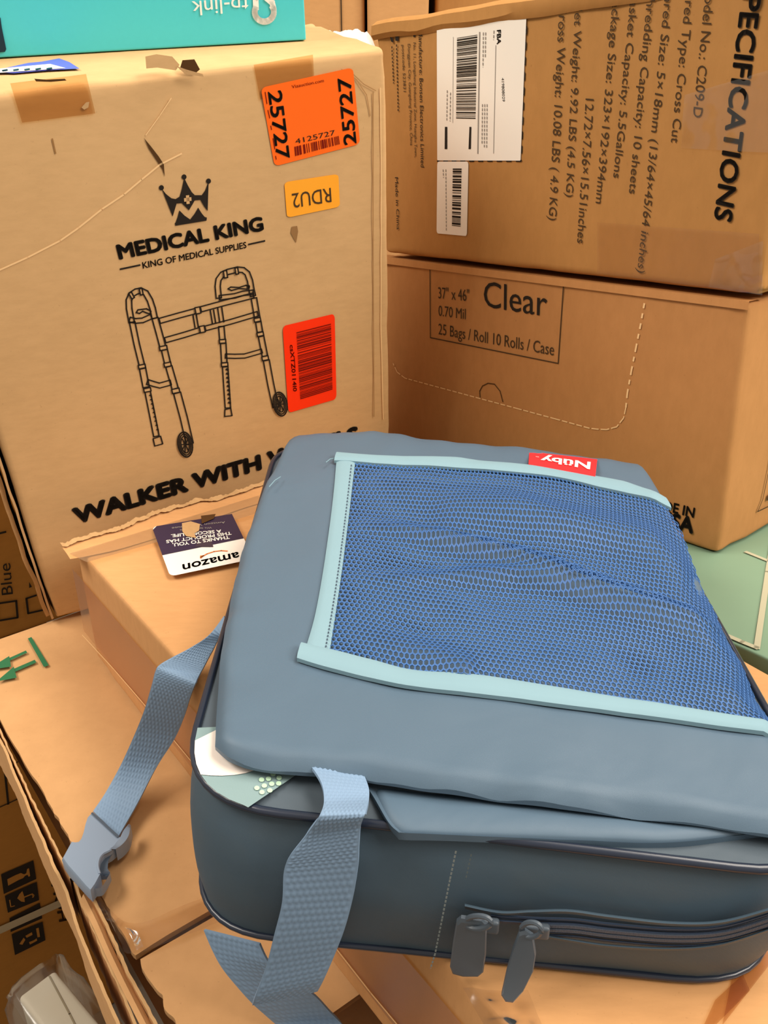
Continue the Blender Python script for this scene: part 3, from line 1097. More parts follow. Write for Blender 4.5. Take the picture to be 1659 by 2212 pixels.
u0, v0 = CF.px(1645, 642)
u1, v1 = CF.px(808, 70)
wS, hS = u0 - u1, v1 - v0 + 0.006
S0 = Q + CXx * u1 + CZ * (hC + 0.006)
root = empty('cardboard_box', S0 + CXx * (wS / 2) + CYy * 0.1, 'brown carton with sideways specification text lying on the Clear carton', 'box')
mb = MB()
slab(mb, S0, CXx, CYy, CZ, wS, 0.5 * H, hS, K_SPC, r=0.007, amp=0.0003, crush=0.004, seed=17)
SF = Face(S0, CXx, CZ)
INKS = INK_SOFT
SF.text(mb, 'SPECIFICATIONS', (1607, -52), (1541.5, 473), (1651, -50), INK, 0.028, CL)
SF.text(mb, 'Model No.: C209-D', (1525.5, -39), (1496.5, 252), (1546, -38), INKS, 0.0, CL)
SF.text(mb, 'Shred Type: Cross Cut', (1483.5, -37), (1449, 307), (1502.5, -36), INKS, 0.0, CL)
SF.text(mb, 'Shred Size: 5×18mm (13/64×45/64 inches)', (1438, -32), (1376.5, 587), (1456, -30), INKS, 0.0, CL)
SF.text(mb, 'Shredding Capacity: 10 sheets', (1399, -21), (1358.5, 417), (1417, -20), INKS, 0.0, CL)
SF.text(mb, 'Basket Capacity: 5.5Gallons', (1363, -21), (1324.5, 383), (1380, -20), INKS, 0.0, CL)
SF.text(mb, 'Package Size: 323×192×394mm', (1324.5, -17), (1286.5, 438), (1342, -16), INKS, 0.0, CL)
SF.text(mb, '12.72×7.56×15.51inches', (1265, 212.5), (1246.5, 524), (1282.5, 214), INKS, 0.0, CL)
SF.text(mb, 'Net Weight: 9.92 LBS (4.5 KG)', (1242.5, 0), (1222, 424), (1259, 1), INKS, 0.0, CL)
SF.text(mb, 'Gross Weight: 10.08 LBS ( 4.9 KG)', (1208, 6), (1185, 474), (1226, 7), INKS, 0.0, CL)
SF.text(mb, 'Manufacture: Bonsen Electronics Limited', (904, 66), (909, 361), (912, 66), INK, 0.01, CL)
SF.text(mb, 'No. 11, Longsheng Industrial Zone, Huangke Town,', (892.5, 92), (895.5, 340), (898, 92), INKS, 0.0, CL)
SF.text(mb, 'Dongguan City, Guangdong Province, China', (880.5, 95), (886, 314), (886, 95), INKS, 0.0, CL)
SF.text(mb, 'postcode 523831', (867.5, 97), (871.5, 198), (873, 97), INKS, 0.0, CL)
SF.text(mb, 'Made in China', (853, 383), (857, 496), (859.5, 383), INK, 0.01, CL)
SF.line(mb, [(856.5, 96), (860, 240)], 0.0016, INKS, CL, dash=(0.0018, 0.0012))
SF.line(mb, [(846.5, 100), (850, 180)], 0.0016, INKS, CL, dash=(0.0018, 0.0012))
SF.fill(mb, [(854, 75), (861, 75), (861, 89), (854, 88)], INK, CL)
SF.fill(mb, [(842, 79), (848, 82), (850, 92), (845, 90)], INK, CL)
SF.fill(mb, [(892, 72), (898, 72), (897, 80), (893, 80)], INK, CL)
SF.line(mb, [(1139, 22), (1126, 348), (944, 348)], 0.0012, INK, CL, dash=(0.006, 0.005))
mb.build('carton_body', root)
st = MB()
SF.sticker(st, [(943.5, 62), (1137.5, 23), (1124.5, 347), (944.5, 346.5)], WHITE, 0.01, 0.0008)
SL = 0.0011
SF.text(st, 'FBA', (1073, 65), (1073, 96), (1082, 64), INK, 0.03, SL)
SF.line(st, [(1071, 98), (1066, 331)], 0.0006, INK_GREY, SL)
SF.bars(st, [(987, 82), (1031, 75), (1027, 260), (985, 259)], INK, 48, 't', SL, 21)
SF.line(st, [(1036, 70), (1032, 331)], 0.0013, INK_GREY, SL)
SF.line(st, [(979, 80), (978, 265)], 0.0004, INK_GREY, SL)
for x, y0, y1 in ((1044, 70, 145), (1049, 70, 125), (1067, 66, 86), (1052, 225, 320), (1047, 225, 318), (1042, 225, 312), (966, 195, 260), (973, 200, 262)):
    SF.line(st, [(x, y0), (x - 1, y1)], 0.0011, INK_GREY, SL, dash=(0.0022, 0.0010))
SF.text(st, '419808029', (1083, 168), (1085, 219), (1088.5, 168), INK, 0.0, SL)
SF.fill(st, [(961, 274), (966, 274), (966, 322), (960.5, 322)], INK, SL)
SF.fill(st, [(1014, 274), (1018, 274), (1017, 322), (1012, 322)], INK, SL)
st.build('shipping_label', root)
st = MB()
SF.sticker(st, [(944.5, 349), (1012, 349), (1008.5, 510), (943, 504)], WHITE, 0.05, 0.0008)
SF.bars(st, [(978, 364), (997, 364), (994.5, 494), (976, 492)], INK, 24, 't', SL, 33)
for x in (957, 963):
    SF.line(st, [(x, 366), (x + 1, 498 if x > 960 else 384)], 0.0010, INK_GREY, SL, dash=(0.0022, 0.0010))
st.build('product_label', root)
tp = MB()
strip_face(tp, SF, [(1480, 205), (1665, 150), (1665, 330), (1470, 320)], TAPE_CRINKLE, 0.0012, 60, 60, 0.0012, 36)
tp.build('crinkled_tape', root)
tp = MB()
strip_face(tp, SF, [(1545, 560), (1648, 520), (1646, 638), (1530, 620)], TAPE_CRINKLE, 0.0012, 50, 50, 0.0013, 40)
tp.build('crinkled_tape', root)
tp = MB()
strip_face(tp, SF, [(1290, 480), (1640, 505), (1640, 635), (1290, 590)], TAPE, 0.0016, 6, 12)
tp.build('packing_tape', root)
lp = MB()
e = []
for i in range(40):
    t = i / 39
    p = S0 + CXx * (wS * t) + CZ * hS
    e.append(p + CZ * (0.0014 * noise.noise(Vector((t * 9, 0, 0)))) - CYy * 0.002 * noise.noise(Vector((t * 7, 3, 0))))
lp.grid([[p + CYy * 0.03 + CZ * 0.001 for p in e], [p + CYy * 0.004 + CZ * 0.003 for p in e], [p - CYy * 0.003 - CZ * 0.001 for p in e], [p - CYy * 0.004 - CZ * (0.008 + 0.004 * noise.noise(p * 30)) for p in e], [p - CYy * 0.0008 - CZ * 0.013 for p in e]], K_SPC)
lp.build('bent_top_edge', root)

# pale green carton under the stack
gx = (EA - CZ * EA.dot(CZ)).normalized()
gy = CZ.cross(gx).normalized()
gO = on_plane(1605, 1410, Q, CZ)
gcorner = gO + gx * 0.006 - gy * 0.42
gh = 0.80
mb = MB()
slab(mb, gcorner - CZ * gh, gx, gy, CZ, 0.34, 0.775, gh, GREEN, r=0.002, amp=0.0003, crush=0.001, seed=23, step=0.06)
GF = Face(Q, gx, gy)
GF.line(mb, [(1612, 1192), (1659, 1211), (1720, 1236)], 0.0035, GREEN_LINE, 0.001)
GF.line(mb, [(1676, 1130), (1659, 1235), (1635, 1399), (1603, 1386), (1520, 1350)], 0.0040, GREEN_LINE, 0.001)
o = mb.build('retail_box')
tag(o, 'pale green carton with a thin pale outline, under the Clear carton', 'box')

# ------------------------------------------------------------------ cartons standing behind
bw = 3.15


def stack_box(name, x0, x1, y, ytop, mat, label, depth=0.5, z0=0.0, group=None, seed=1, seams=()):
    a, b = on_plane(x0, 60, HP(0, y, 0), Vector((0, 1, 0))), on_plane(x1, 60, HP(0, y, 0), Vector((0, 1, 0)))
    mb = MB()
    slab(mb, Vector((a.x, a.y, z0)), Vector((1, 0, 0)), Vector((0, 1, 0)), UP, b.x - a.x, depth, ytop - z0, mat, r=0.006, amp=0.001, crush=0.003, seed=seed, step=0.05)
    for s in seams:
        p = on_plane(s, 60, HP(0, y, 0), Vector((0, 1, 0)))
        mb.poly([Vector((p.x - .001, a.y - .0016, z0)), Vector((p.x + .001, a.y - .0016, z0)), Vector((p.x + .001, a.y - .0016, ytop - .01)), Vector((p.x - .001, a.y - .0016, ytop - .01))], INK_SOFT)
    return tag(mb.build(name), label, 'box', group)


stack_box('cardboard_carton', 470, 788, bw, 1.62, K_BACK, 'plain tan carton at the back, right of the teal carton', seed=31, seams=(738,))
stack_box('cardboard_carton', 793, 926, bw - 0.03, 1.60, K_BACK, 'narrow tan carton at the back, second right of the teal carton', seed=33)
stack_box('cardboard_carton', 940, 1500, bw + 0.1, 1.56, K_SPC, 'darker brown carton at the back, behind the specification carton', seed=35)
sup = stack_box('cardboard_carton', 560, 830, 2.16, CAM.z - 0.105 * H, K_BACK, 'tan carton behind the walker carton, under the white plastic bag', depth=0.26, seed=37)
# white plastic mailer lying on it
mb = MB()
rows = []
pa = on_plane(640, 60, HP(0, 2.2, 0), Vector((0, 1, 0)))
pb = on_plane(822, 60, HP(0, 2.2, 0), Vector((0, 1, 0)))
zb_ = CAM.z - 0.105 * H
for i in range(26):
    t = i / 25
    r = []
    for k in range(30):
        s = k / 29
        edge = min(1, 6 * min(s, 1 - s)) ** 0.5 * min(1, 6 * min(t, 1 - t)) ** 0.5
        p = Vector((pa.x + (pb.x - pa.x) * s, pa.y + 0.2 * t, 0))
        p.z = zb_ + 0.003 + 0.044 * edge + 0.006 * edge * (noise.noise(p * 40) + noise.noise(p * 90))
        r.append(p)
    rows.append(r)
mb.grid(rows, plain('white poly film', (236, 226, 218), 0.3, 0.5))
mb.grid([[Vector((p.x, p.y, zb_ + 0.001)) for p in r] for r in rows], mb.mats[0])
tag(mb.build('mailer_bag'), 'crumpled white plastic mailer lying behind the walker carton', 'bag')

# lower cartons seen past the left edge
LB = 1.98
mb = MB()
zs = CAM.z - 1.30 * H
bl = on_plane(-140, 1300, AB(0, LB, 0), EB)
aL = (bl - CAM).dot(EA) / H
slab(mb, Vector((*AB(aL, LB, 0).xy, zs + 0.001)), EA, EB, UP, (0.62 - aL) * H, 0.35, (CAM.z - 0.72 * H) - zs, K_LOW, r=0.005, amp=0.0006, crush=0.003, seed=41)
BF = Face(AB(0, LB, 0), EA, UP)
BF.text(mb, 'Blue', (28, 1283), (22, 1216), (4, 1286), INK, 0.0, 0.0016)
BF.line(mb, [(-6, 1304), (35, 1298), (38, 1334), (-3, 1341)], 0.0024, INK, 0.0016, closed=True)
BF.line(mb, [(78, 1286), (57, 1293), (61, 1325), (92, 1318)], 0.0024, INK, 0.0016)
BF.fill(mb, [(63, 1257), (69, 1268), (63, 1270)], INK, 0.0016)
BF.line(mb, [(0, 1152), (12, 1149)], 0.0024, INK, 0.0016)
tag(mb.build('cardboard_box'), 'yellow-brown carton printed Blue beside check squares, left of the walker carton', 'box')
mb = MB()
slab(mb, Vector((*AB(aL - 0.3, LB, 0).xy, 0.0)), EA, EB, UP, (0.75 - aL) * H, 0.35, zs, K_LOW, r=0.005, amp=0.0006, crush=0.003, seed=43)
lw = 0.0026


def Y6(pts):
    return [(x / 4.787, 1750 + y / 4.787) for x, y in pts]


BF.line(mb, [(4, 1605), (18, 1737)], lw, INK, 0.0016)
BF.line(mb, [(-10, 1748), (52, 1720)], lw * 0.6, INK, 0.0016)
BF.line(mb, [(12, 1660), (40, 1645)], lw * 0.6, INK, 0.0016)
for sq in ([(10, 665), (345, 520), (375, 712), (40, 868)], [(50, 888), (380, 742), (405, 930), (82, 1062)], [(98, 1120), (412, 960), (436, 1120), (110, 1262)], [(120, 1285), (440, 1155), (470, 1345), (155, 1500)]):
    BF.fill(mb, Y6(sq), INK, 0.0016)
BF.fill(mb, Y6([(75, 715), (160, 672), (215, 650), (250, 664), (272, 652), (280, 610), (300, 600), (312, 680), (296, 690), (284, 668), (258, 680), (240, 702), (190, 724), (170, 735), (84, 782)]), K_LOW, 0.002)
BF.fill(mb, Y6([(178, 912), (200, 870), (232, 836), (252, 900), (256, 950), (220, 946)]), K_LOW, 0.002)
BF.line(mb, Y6([(256, 898), (330, 868), (348, 884), (340, 900)]), 0.0022, K_LOW, 0.002)
BF.line(mb, Y6([(100, 930), (112, 1000), (150, 990)]), 0.0014, K_LOW, 0.002)
for tri in ([(200, 1385), (245, 1318), (262, 1340), (232, 1392)], [(262, 1300), (330, 1262), (336, 1290), (276, 1320)], [(372, 1225), (400, 1215), (414, 1310), (388, 1316)], [(300, 1365), (350, 1345), (380, 1325), (384, 1350), (310, 1390)]):
    BF.fill(mb, Y6(tri), K_LOW, 0.002)
BF.text(mb, 'HOUSE', (147, 1988), (122, 1868), (128, 1992), INK_SOFT, 0.02, 0.0016)
tp = MB()
strip_face(tp, BF, [(-10, 2006), (160, 1930), (160, 1946), (-10, 2022)], plain('milky packing strap', (176, 160, 128), 0.35, 0.4), 0.003, 6, 10)
root = mb.build('cardboard_box')
tag(root, 'yellow-brown carton with black fragile symbols at the lower left', 'box')
tp.build('packing_strap', root)

# white panel in clear plastic, lower left corner
zt2 = -1.55
w0, w1 = on_z(38, 2152, zt2), on_z(118, 2093, zt2)
w3 = on_z(128, 2330, zt2)
ux = (w1 - w0).normalized()
uy = UP.cross(ux).normalized()
Lp = (w1 - w0).length
mb = MB()
slab(mb, Vector((*(w0 - uy * 0.26).xy, 0.0)), ux, uy, UP, Lp, 0.26, w0.z, FOAM, r=0.004, amp=0.0003, crush=0.001, seed=51)
PF = Face(w0, ux, uy)
PF.line(mb, [(106, 2108), (150, 2190), (190, 2270)], 0.0014, plain('grey moulding line', (150, 140, 118), 0.6, 0.2), 0.001)
root = mb.build('storage_panel')
tag(root, 'upright white panel wrapped in clear plastic, bottom left corner', 'panel')
pl = MB()
slab(pl, Vector((*(w0 - uy * 0.27 - ux * 0.012).xy, 0.002)), ux, uy, UP, Lp + 0.026, 0.285, w0.z + 0.006, PLASTIC, r=0.012, amp=0.006, crush=0.01, seed=53)
pl.build('plastic_wrap', root)

# ------------------------------------------------------------------ the cooler bag
BZ, RZ, FZ = AT + 0.003, -0.603, -0.572
bag = empty('cooler_bag', HP(0.1, 0.95, BZ), 'slate blue insulated bag with blue mesh pocket lying on the flat carton', 'bag')


def rounded(corners, radii, n=10):
    """closed loop through a quadrilateral with rounded corners, evenly comparable between loops"""
    out = []
    m = len(corners)
    for i in range(m):
        p, a, b = Vector(corners[i]), Vector(corners[i - 1]), Vector(corners[(i + 1) % m])
        d1, d2 = (a - p).normalized(), (b - p).normalized()
        s, e = p + d1 * radii[i], p + d2 * radii[i]
        for k in range(n + 1):
            t = k / n
            out.append((s * (1 - t) ** 2 + p * 2 * t * (1 - t) + e * t * t))
        nxt = Vector(corners[(i + 1) % m])
        e2 = nxt + (p - nxt).normalized() * radii[(i + 1) % m]
        for k in range(1, 12):
            out.append(e.lerp(e2, k / 12))
    return out


rim_c = [(-0.184, 0.588), (0.385, 0.500), (0.385, 1.215), (-0.176, 1.375)]
rim_r = [0.095, 0.10, 0.09, 0.09]
bot_c = [(-0.188, 0.576), (0.372, 0.512), (0.374, 1.19), (-0.176, 1.345)]
bot_r = [0.085, 0.11, 0.09, 0.09]
rim2, bot2 = rounded(rim_c, rim_r), rounded(bot_c, bot_r)
cen = Vector((0.1, 0.93))
body = MB()
rows = []
for j in range(13):
    t = j / 12
    z = BZ + (RZ - BZ) * t
    row = []
    for a, b in zip(bot2, rim2):
        p = a.lerp(b, t)
        d = (p - cen).normalized()
        bul = 0.010 * math.sin(math.pi * t) - 0.010 * math.exp(-((1 - t) * 8) ** 2) * 0.6 - 0.002 * math.exp(-(t * 8) ** 2)
        p = p + d * (bul + 0.003 * noise.noise(Vector((p.x * 7, p.y * 7, t * 3))))
        row.append(HP(p.x, p.y, z))
    rows.append(row)
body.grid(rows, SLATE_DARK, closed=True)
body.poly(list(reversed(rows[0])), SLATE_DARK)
# front face of the bag for seams, zipper and the strap
Fa, Fb = HP(-0.06, 0.562, RZ), HP(0.22, 0.522, RZ)
Fc = HP(0.074, 0.540, BZ)
fx = (Fb - Fa).normalized()
fz = (Fa.lerp(Fb, 0.48) - Fc).normalized()
FF = Face(Fa, fx, fz)
FL_ = 0.0062
FF.line(body, [(985, 1838), (972, 1900), (955, 1985), (940, 2060), (930, 2092)], 0.0007, plain('pale stitching', (128, 136, 136), 0.8, 0.1), FL_, dash=(0.0016, 0.0008))
FF.line(body, [(1018, 1845), (1006, 1900)], 0.0005, plain('grey stitching', (96, 106, 108), 0.8, 0.1), FL_, dash=(0.0014, 0.001))
body.build('bag_body', bag)

for nm, loop, z, rr in (('rim_piping', rim2, RZ, 0.0020), ('base_piping', bot2, BZ + 0.003, 0.0016)):
    pm = MB()
    cpts = [HP(*(p + (p - cen).normalized() * (0.0005 if nm == 'rim_piping' else 0.0)), z + 0.002 * noise.noise(Vector((p.x * 5, p.y * 5, 0)))) for p in loop]
    pm.tube(cpts, rr, PIPING, 10, closed=True)
    pm.build(nm, bag)

# top cloth with the print, just inside the rim
lidm = MB()
rows = []
nn = len(rim2)
for j in range(11):
    s = 1 - j / 10
    row = []
    for p in rim2:
        q = cen + (p - cen) * (0.995 * s if s > 0.02 else 0.02)
        row.append(HP(q.x, q.y, RZ + 0.006 * (1 - s ** 6) + 0.002 * noise.noise(Vector((q.x * 12, q.y * 12, 0)))))
    rows.append(row)
lidm.grid(rows, LID_DARK, closed=True)
LF = Face(HP(0, 0.7, RZ + 0.0035), Vector((1, 0, 0)), Vector((0, 1, 0)))


def lidfill(pts, mat, lift):
    LF.fill(lidm, pts, mat, lift)




def to_px(p):
    d = p - CAM
    return CX + F_PX * d.x / (d.y * CP - d.z * SP), CY + F_PX * (-d.y * SP - d.z * CP) / (d.y * CP - d.z * SP)


rim_px = [to_px(HP(p.x, p.y, RZ)) for p in rim2]
edge_px = [q for q in rim_px[-12:] + rim_px[:30] if q[1] > 1570 and q[0] < 540]
lidfill(edge_px + [(536, 1744), (690, 1640), (560, 1600), (470, 1570)], LID_PRINT, 0.0008)
lidfill([q for q in edge_px if 1585 < q[1] < 1674 and q[0] < 480] + [(455, 1675), (480, 1675.5), (505, 1674), (530, 1670), (550, 1664), (566, 1656), (578, 1645), (560, 1610), (480, 1570)], BLOB, 0.0012)
for x, y in ((555, 1702), (566, 1711), (571, 1697), (565, 1684), (580, 1682), (587, 1693), (590, 1672), (603, 1680), (583, 1707), (602, 1692)):
    lidfill([(x + 6 * math.cos(a * math.pi / 5), y + 5 * math.sin(a * math.pi / 5)) for a in range(10)], DOT, 0.0013)
lidfill([(620, 1650), (672, 1640), (664, 1662), (650, 1672), (632, 1675), (622, 1664)], LEAF, 0.0013)
lidm.build('printed_lid', bag)


def coons(Lc, Rc, Bc, Tc, s, t):
    """point in a patch between four photograph curves: bottom left to right s, front to back t"""
    def at(c, x):
        x = x * (len(c) - 1)
        k = min(int(x), len(c) - 2)
        return c[k].lerp(c[k + 1], x - k)
    P = at(Lc, t) * (1 - s) + at(Rc, t) * s + at(Bc, s) * (1 - t) + at(Tc, s) * t
    P = P - (Bc[0] * (1 - s) * (1 - t) + Bc[-1] * s * (1 - t) + Tc[0] * (1 - s) * t + Tc[-1] * s * t)
    return P


def C2(pts, n=40):
    """photograph polyline resampled evenly by length"""
    P = cr([Vector((x, y)) for x, y in pts], 200)
    d = [0]
    for a, b in zip(P, P[1:]):
        d.append(d[-1] + (b - a).length)
    out = []
    k = 0
    for i in range(n):
        x = d[-1] * i / (n - 1)
        while k < len(d) - 2 and d[k + 1] < x:
            k += 1
        t = (x - d[k]) / max(1e-9, d[k + 1] - d[k])
        out.append(P[k].lerp(P[k + 1], min(1, max(0, t))))
    return out


def pad(name, Lp_, Rp_, Bp_, Tp_, h, th, mat, ns=70, nt=60, crown=0.004, wr=0.0018, parent=None, roll=0.15, sink=None, seed=0):
    """stuffed cloth panel: outline from the photograph on the level h, real thickness below"""
    L, R, B, T_ = C2(Lp_), C2(Rp_), C2(Bp_), C2(Tp_)
    mb = MB()
    top, bot = [], []
    for j in range(nt + 1):
        t = j / nt
        rt, rb = [], []
        for i in range(ns + 1):
            s = i / ns
            p = coons(L, R, B, T_, s, t)
            w = on_z(p.x, p.y, h)
            e = min(s, 1 - s, t, 1 - t)
            r = min(1, e / 0.035)
            rd = 1 - (1 - r) ** 2
            z = -th * H * 0.5 * (1 - rd) + crown * (1 - (2 * s - 1) ** 2) * (1 - (2 * t - 1) ** 2)
            z += wr * noise.noise(Vector((w.x * 16 + seed, w.y * 9, 1.3))) + 0.4 * wr * noise.noise(Vector((w.x * 40, w.y * 26 + seed, 4)))
            z += wr * 1.2 * math.exp(-e * 22) * noise.noise(Vector((w.x * 55 + seed, w.y * 55, 9)))
            if sink:
                z += sink(s, t)
            rt.append(w + UP * z)
            rb.append(w + UP * (z * 0.3 - th * H * (0.5 + 0.5 * rd)))
        top.append(rt)
        bot.append(rb)
    mb.grid(top, mat)
    mb.grid([list(reversed(r)) for r in bot], mat)
    ring_t = top[0] + [r[-1] for r in top[1:]] + list(reversed(top[-1][:-1])) + [r[0] for r in reversed(top[1:-1])]
    ring_b = bot[0] + [r[-1] for r in bot[1:]] + list(reversed(bot[-1][:-1])) + [r[0] for r in reversed(bot[1:-1])]
    mb.grid([ring_b, ring_t], mat, closed=True)
    return mb.build(name, parent, angle=80), top


FLAP_L = [(462, 1590), (466, 1500), (473, 1420), (485, 1340), (504, 1240), (531, 1140), (566, 1044), (592, 998), (616, 950)]
FLAP_R = [(1790, 1790), (1725, 1660), (1659, 1533), (1580, 1382), (1510, 1222), (1450, 1095), (1422, 1040), (1404, 1012), (1388, 996)]
FLAP_B = [(462, 1590), (496, 1620), (560, 1636), (640, 1645), (720, 1650), (800, 1660), (900, 1676), (1000, 1690), (1200, 1716), (1400, 1738), (1560, 1758), (1659, 1776), (1790, 1790)]
FLAP_T = [(616, 950), (634, 928), (660, 922), (720, 917), (850, 918), (930, 934), (1000, 944), (1200, 964), (1360, 984), (1388, 996)]
flap, flap_top = pad('pocket_panel', FLAP_L, FLAP_R, FLAP_B, FLAP_T, FZ, 0.026, SLATE, crown=0.003, parent=bag, wr=0.0022)

LOW_L = [(862, 1776), (838, 1755), (800, 1690), (768, 1645), (760, 1630)]
LOW_R = [(1760, 1766), (1740, 1745), (1725, 1720), (1710, 1690), (1700, 1660)]
LOW_B = [(862, 1776), (905, 1778), (1000, 1783), (1200, 1792), (1380, 1799), (1480, 1797), (1600, 1784), (1700, 1772), (1760, 1766)]
LOW_T = [(760, 1630), (900, 1650), (1200, 1690), (1500, 1720), (1700, 1660)]
pad('lower_flap', LOW_L, LOW_R, LOW_B, LOW_T, RZ + 0.018, 0.012, SLATE, ns=60, nt=24, crown=0.001, wr=0.0012, parent=bag, seed=5,
    sink=lambda s, t: -0.004 * math.exp(-(t * 5)) - 0.012 * math.exp(-((1 - t) * 2.2)))


def flap_lift(px, py, extra=0.0):
    """a point just above the pocket panel, following its crown"""
    w = on_z(px, py, FZ)
    best = min((p for r in flap_top[::2] for p in r[::2]), key=lambda p: (p.x - w.x) ** 2 + (p.y - w.y) ** 2)
    z = best.z + extra
    d = ray(px, py)
    return CAM + d * ((z - CAM.z) / d.z)


# netting: hexagonal open cells of yarn, ruffled over the panel
NL = C2([(708, 1428), (722, 1350), (735, 1260), (748, 1160), (758, 1070), (764, 1000)])
NR = C2([(1765, 1600), (1700, 1500), (1659, 1520), (1655, 1528)])
NR = C2([(1760, 1600), (1659, 1525), (1580, 1378), (1510, 1218), (1470, 1135), (1446, 1092)])
NR = C2([(1704, 1628), (1650, 1527), (1571, 1376), (1501, 1216), (1462, 1136), (1440, 1093)])
NB = C2([(708, 1428), (760, 1436), (900, 1470), (1000, 1480), (1200, 1505), (1400, 1532), (1560, 1560), (1659, 1590), (1704, 1628)])
NT = C2([(764, 1000), (900, 1010), (1000, 1022), (1100, 1032), (1200, 1040), (1300, 1058), (1380, 1076), (1440, 1093)])
FOLDS = [[(742, 1142), (860, 1160), (1000, 1196), (1120, 1228), (1240, 1282), (1400, 1330), (1560, 1375), (1659, 1420)],
         [(724, 1266), (860, 1268), (1000, 1262), (1120, 1262), (1200, 1284), (1330, 1330), (1500, 1380), (1640, 1440)],
         [(770, 1050), (900, 1070), (1060, 1110), (1240, 1150), (1400, 1190), (1490, 1240)],
         [(715, 1370), (800, 1390), (900, 1420), (1000, 1462)],
         [(980, 1120), (1150, 1140), (1320, 1160), (1450, 1170)]]
FH = [0.0090, 0.0046, 0.0040, 0.005, 0.003]
FW = [15, 16, 34, 26, 40]


def seg_d(p, a, b):
    ab = b - a
    t = max(0, min(1, (p - a).dot(ab) / ab.length_squared))
    return (p - a - ab * t).length


FOLDV = [[Vector(q) for q in f] for f in FOLDS]
ztab = {}


def flap_z(px, py):
    k = (int(px) // 24, int(py) // 24)
    if k not in ztab:
        ztab[k] = flap_lift(k[0] * 24 + 12, k[1] * 24 + 12).z
    return ztab[k]


_zr = [[flap_lift(690 + 60 * i, 960 + 60 * j).z for i in range(20)] for j in range(13)]


def zsm(px, py):
    x = min(max((px - 690) / 60, 0), 18.999)
    y = min(max((py - 960) / 60, 0), 11.999)
    i, j = int(x), int(y)
    fx_, fy_ = x - i, y - j
    return (_zr[j][i] * (1 - fx_) + _zr[j][i + 1] * fx_) * (1 - fy_) + (_zr[j + 1][i] * (1 - fx_) + _zr[j + 1][i + 1] * fx_) * fy_


def net_pt(s, t):
    p = coons(NL, NR, NB, NT, s, t)
    hgt = 0.0012
    e = min(s * 6, (1 - s) * 9, t * 6, (1 - t) * 6, 1)
    hgt += 0.0022 * max(0, min(1, e)) * (0.5 + noise.noise(Vector((s * 5, t * 7, 2))))
    for f, a, w in zip(FOLDV, FH, FW):
        d = min(seg_d(p, u, v) for u, v in zip(f, f[1:]))
        if d < w * 3:
            hgt += a * math.exp(-(d / w) ** 2) * max(0, min(1, 3 * s, 8 * (1 - s)))
    z = zsm(p.x, p.y) + hgt
    w3 = on_z(p.x, p.y, FZ)
    w3.z = z
    return w3


net = MB()
NX, NY = 82, 52
for j in range(NY):
    for i in range(NX):
        cx_, cy_ = (i + 0.5 + 0.5 * (j % 2)) / (NX + 0.5), (j + 0.5) / NY
        if cx_ > 0.995:
            continue
        rx, ry = 0.5 / (NX + 0.5), 0.5 / NY
        outer, inner = [], []
        for a in ((0, 1.333), (1, 0.667), (1, -0.667), (0, -1.333), (-1, -0.667), (-1, 0.667)):
            outer.append(net_pt(min(1, max(0, cx_ + a[0] * rx)), min(1, max(0, cy_ + a[1] * ry * 0.99))))
        c3 = sum(outer, Vector()) / 6
        inner = [c3 + (p - c3) * 0.77 for p in outer]
        for k in range(6):
            l = (k + 1) % 6
            net.poly([outer[k], outer[l], inner[l], inner[k]], NET)
nob = net.build('mesh_pocket', bag, smooth=False)
sol = nob.modifiers.new('yarn', 'SOLIDIFY')
sol.thickness = 0.0005


def band(name, inner, outer, extra=0.0016, n=60, m=6, mat=TRIM, lift2=None):
    a, b = C2(inner, n), C2(outer, n)
    mb = MB()
    rows = []
    for i in range(n):
        r = []
        for k in range(m + 1):
            p = a[i].lerp(b[i], k / m)
            w = on_z(p.x, p.y, FZ)
            edge = 1 - (2 * k / m - 1) ** 4
            w.z = zsm(p.x, p.y) + extra + 0.0012 * edge + 0.0003 * math.sin(k / m * math.pi * 6)
            r.append(w)
        rows.append(r)
    mb.grid(rows, mat)
    lo = [[p - UP * 0.0022 for p in r] for r in rows]
    for idx in (0, m):
        mb.grid([[r[idx] for r in lo], [r[idx] for r in rows]], mat)
    mb.grid([lo[0], rows[0]], mat)
    mb.grid([lo[-1], rows[-1]], mat)
    st_ = WEB_STITCH
    return mb, rows


mb, rows = band('x', [(768, 1000), (762, 1050), (752, 1140), (740, 1240), (725, 1340), (711, 1425)], [(727, 998), (722, 1060), (712, 1150), (698, 1250), (680, 1345), (660, 1412)])
for i in range(2, 58):
    a, b = rows[i][1] + UP * 0.0004, rows[i][1].lerp(rows[i + 1][1], 0.55) + UP * 0.0004
    d = (rows[i][2] - rows[i][1]).normalized() * 0.00035
    mb.poly([a - d, b - d, b + d, a + d], WEB_STITCH)
mb.build('pocket_binding', bag)
mb, rows = band('x', [(722, 1004), (770, 1006), (900, 1014), (1000, 1024), (1100, 1033), (1200, 1041), (1300, 1060), (1380, 1078), (1450, 1100)], [(728, 984), (770, 988), (900, 994), (1000, 1000), (1100, 1011), (1200, 1022), (1300, 1037), (1380, 1054), (1436, 1076)], extra=0.0030)
mb.build('pocket_binding', bag)
mb, rows = band('x', [(652, 1402), (720, 1418), (800, 1440), (900, 1464), (1000, 1474), (1200, 1500), (1400, 1528), (1560, 1552), (1659, 1566), (1720, 1580)], [(642, 1434), (720, 1458), (800, 1480), (900, 1500), (1000, 1514), (1200, 1536), (1400, 1558), (1560, 1580), (1659, 1592), (1740, 1606)], extra=0.0030)
mb.build('pocket_binding', bag)

# woven label
lab = MB()
ql = [(1143.5, 976.5), (1290, 994), (1284.5, 1040), (1140.5, 1019)]


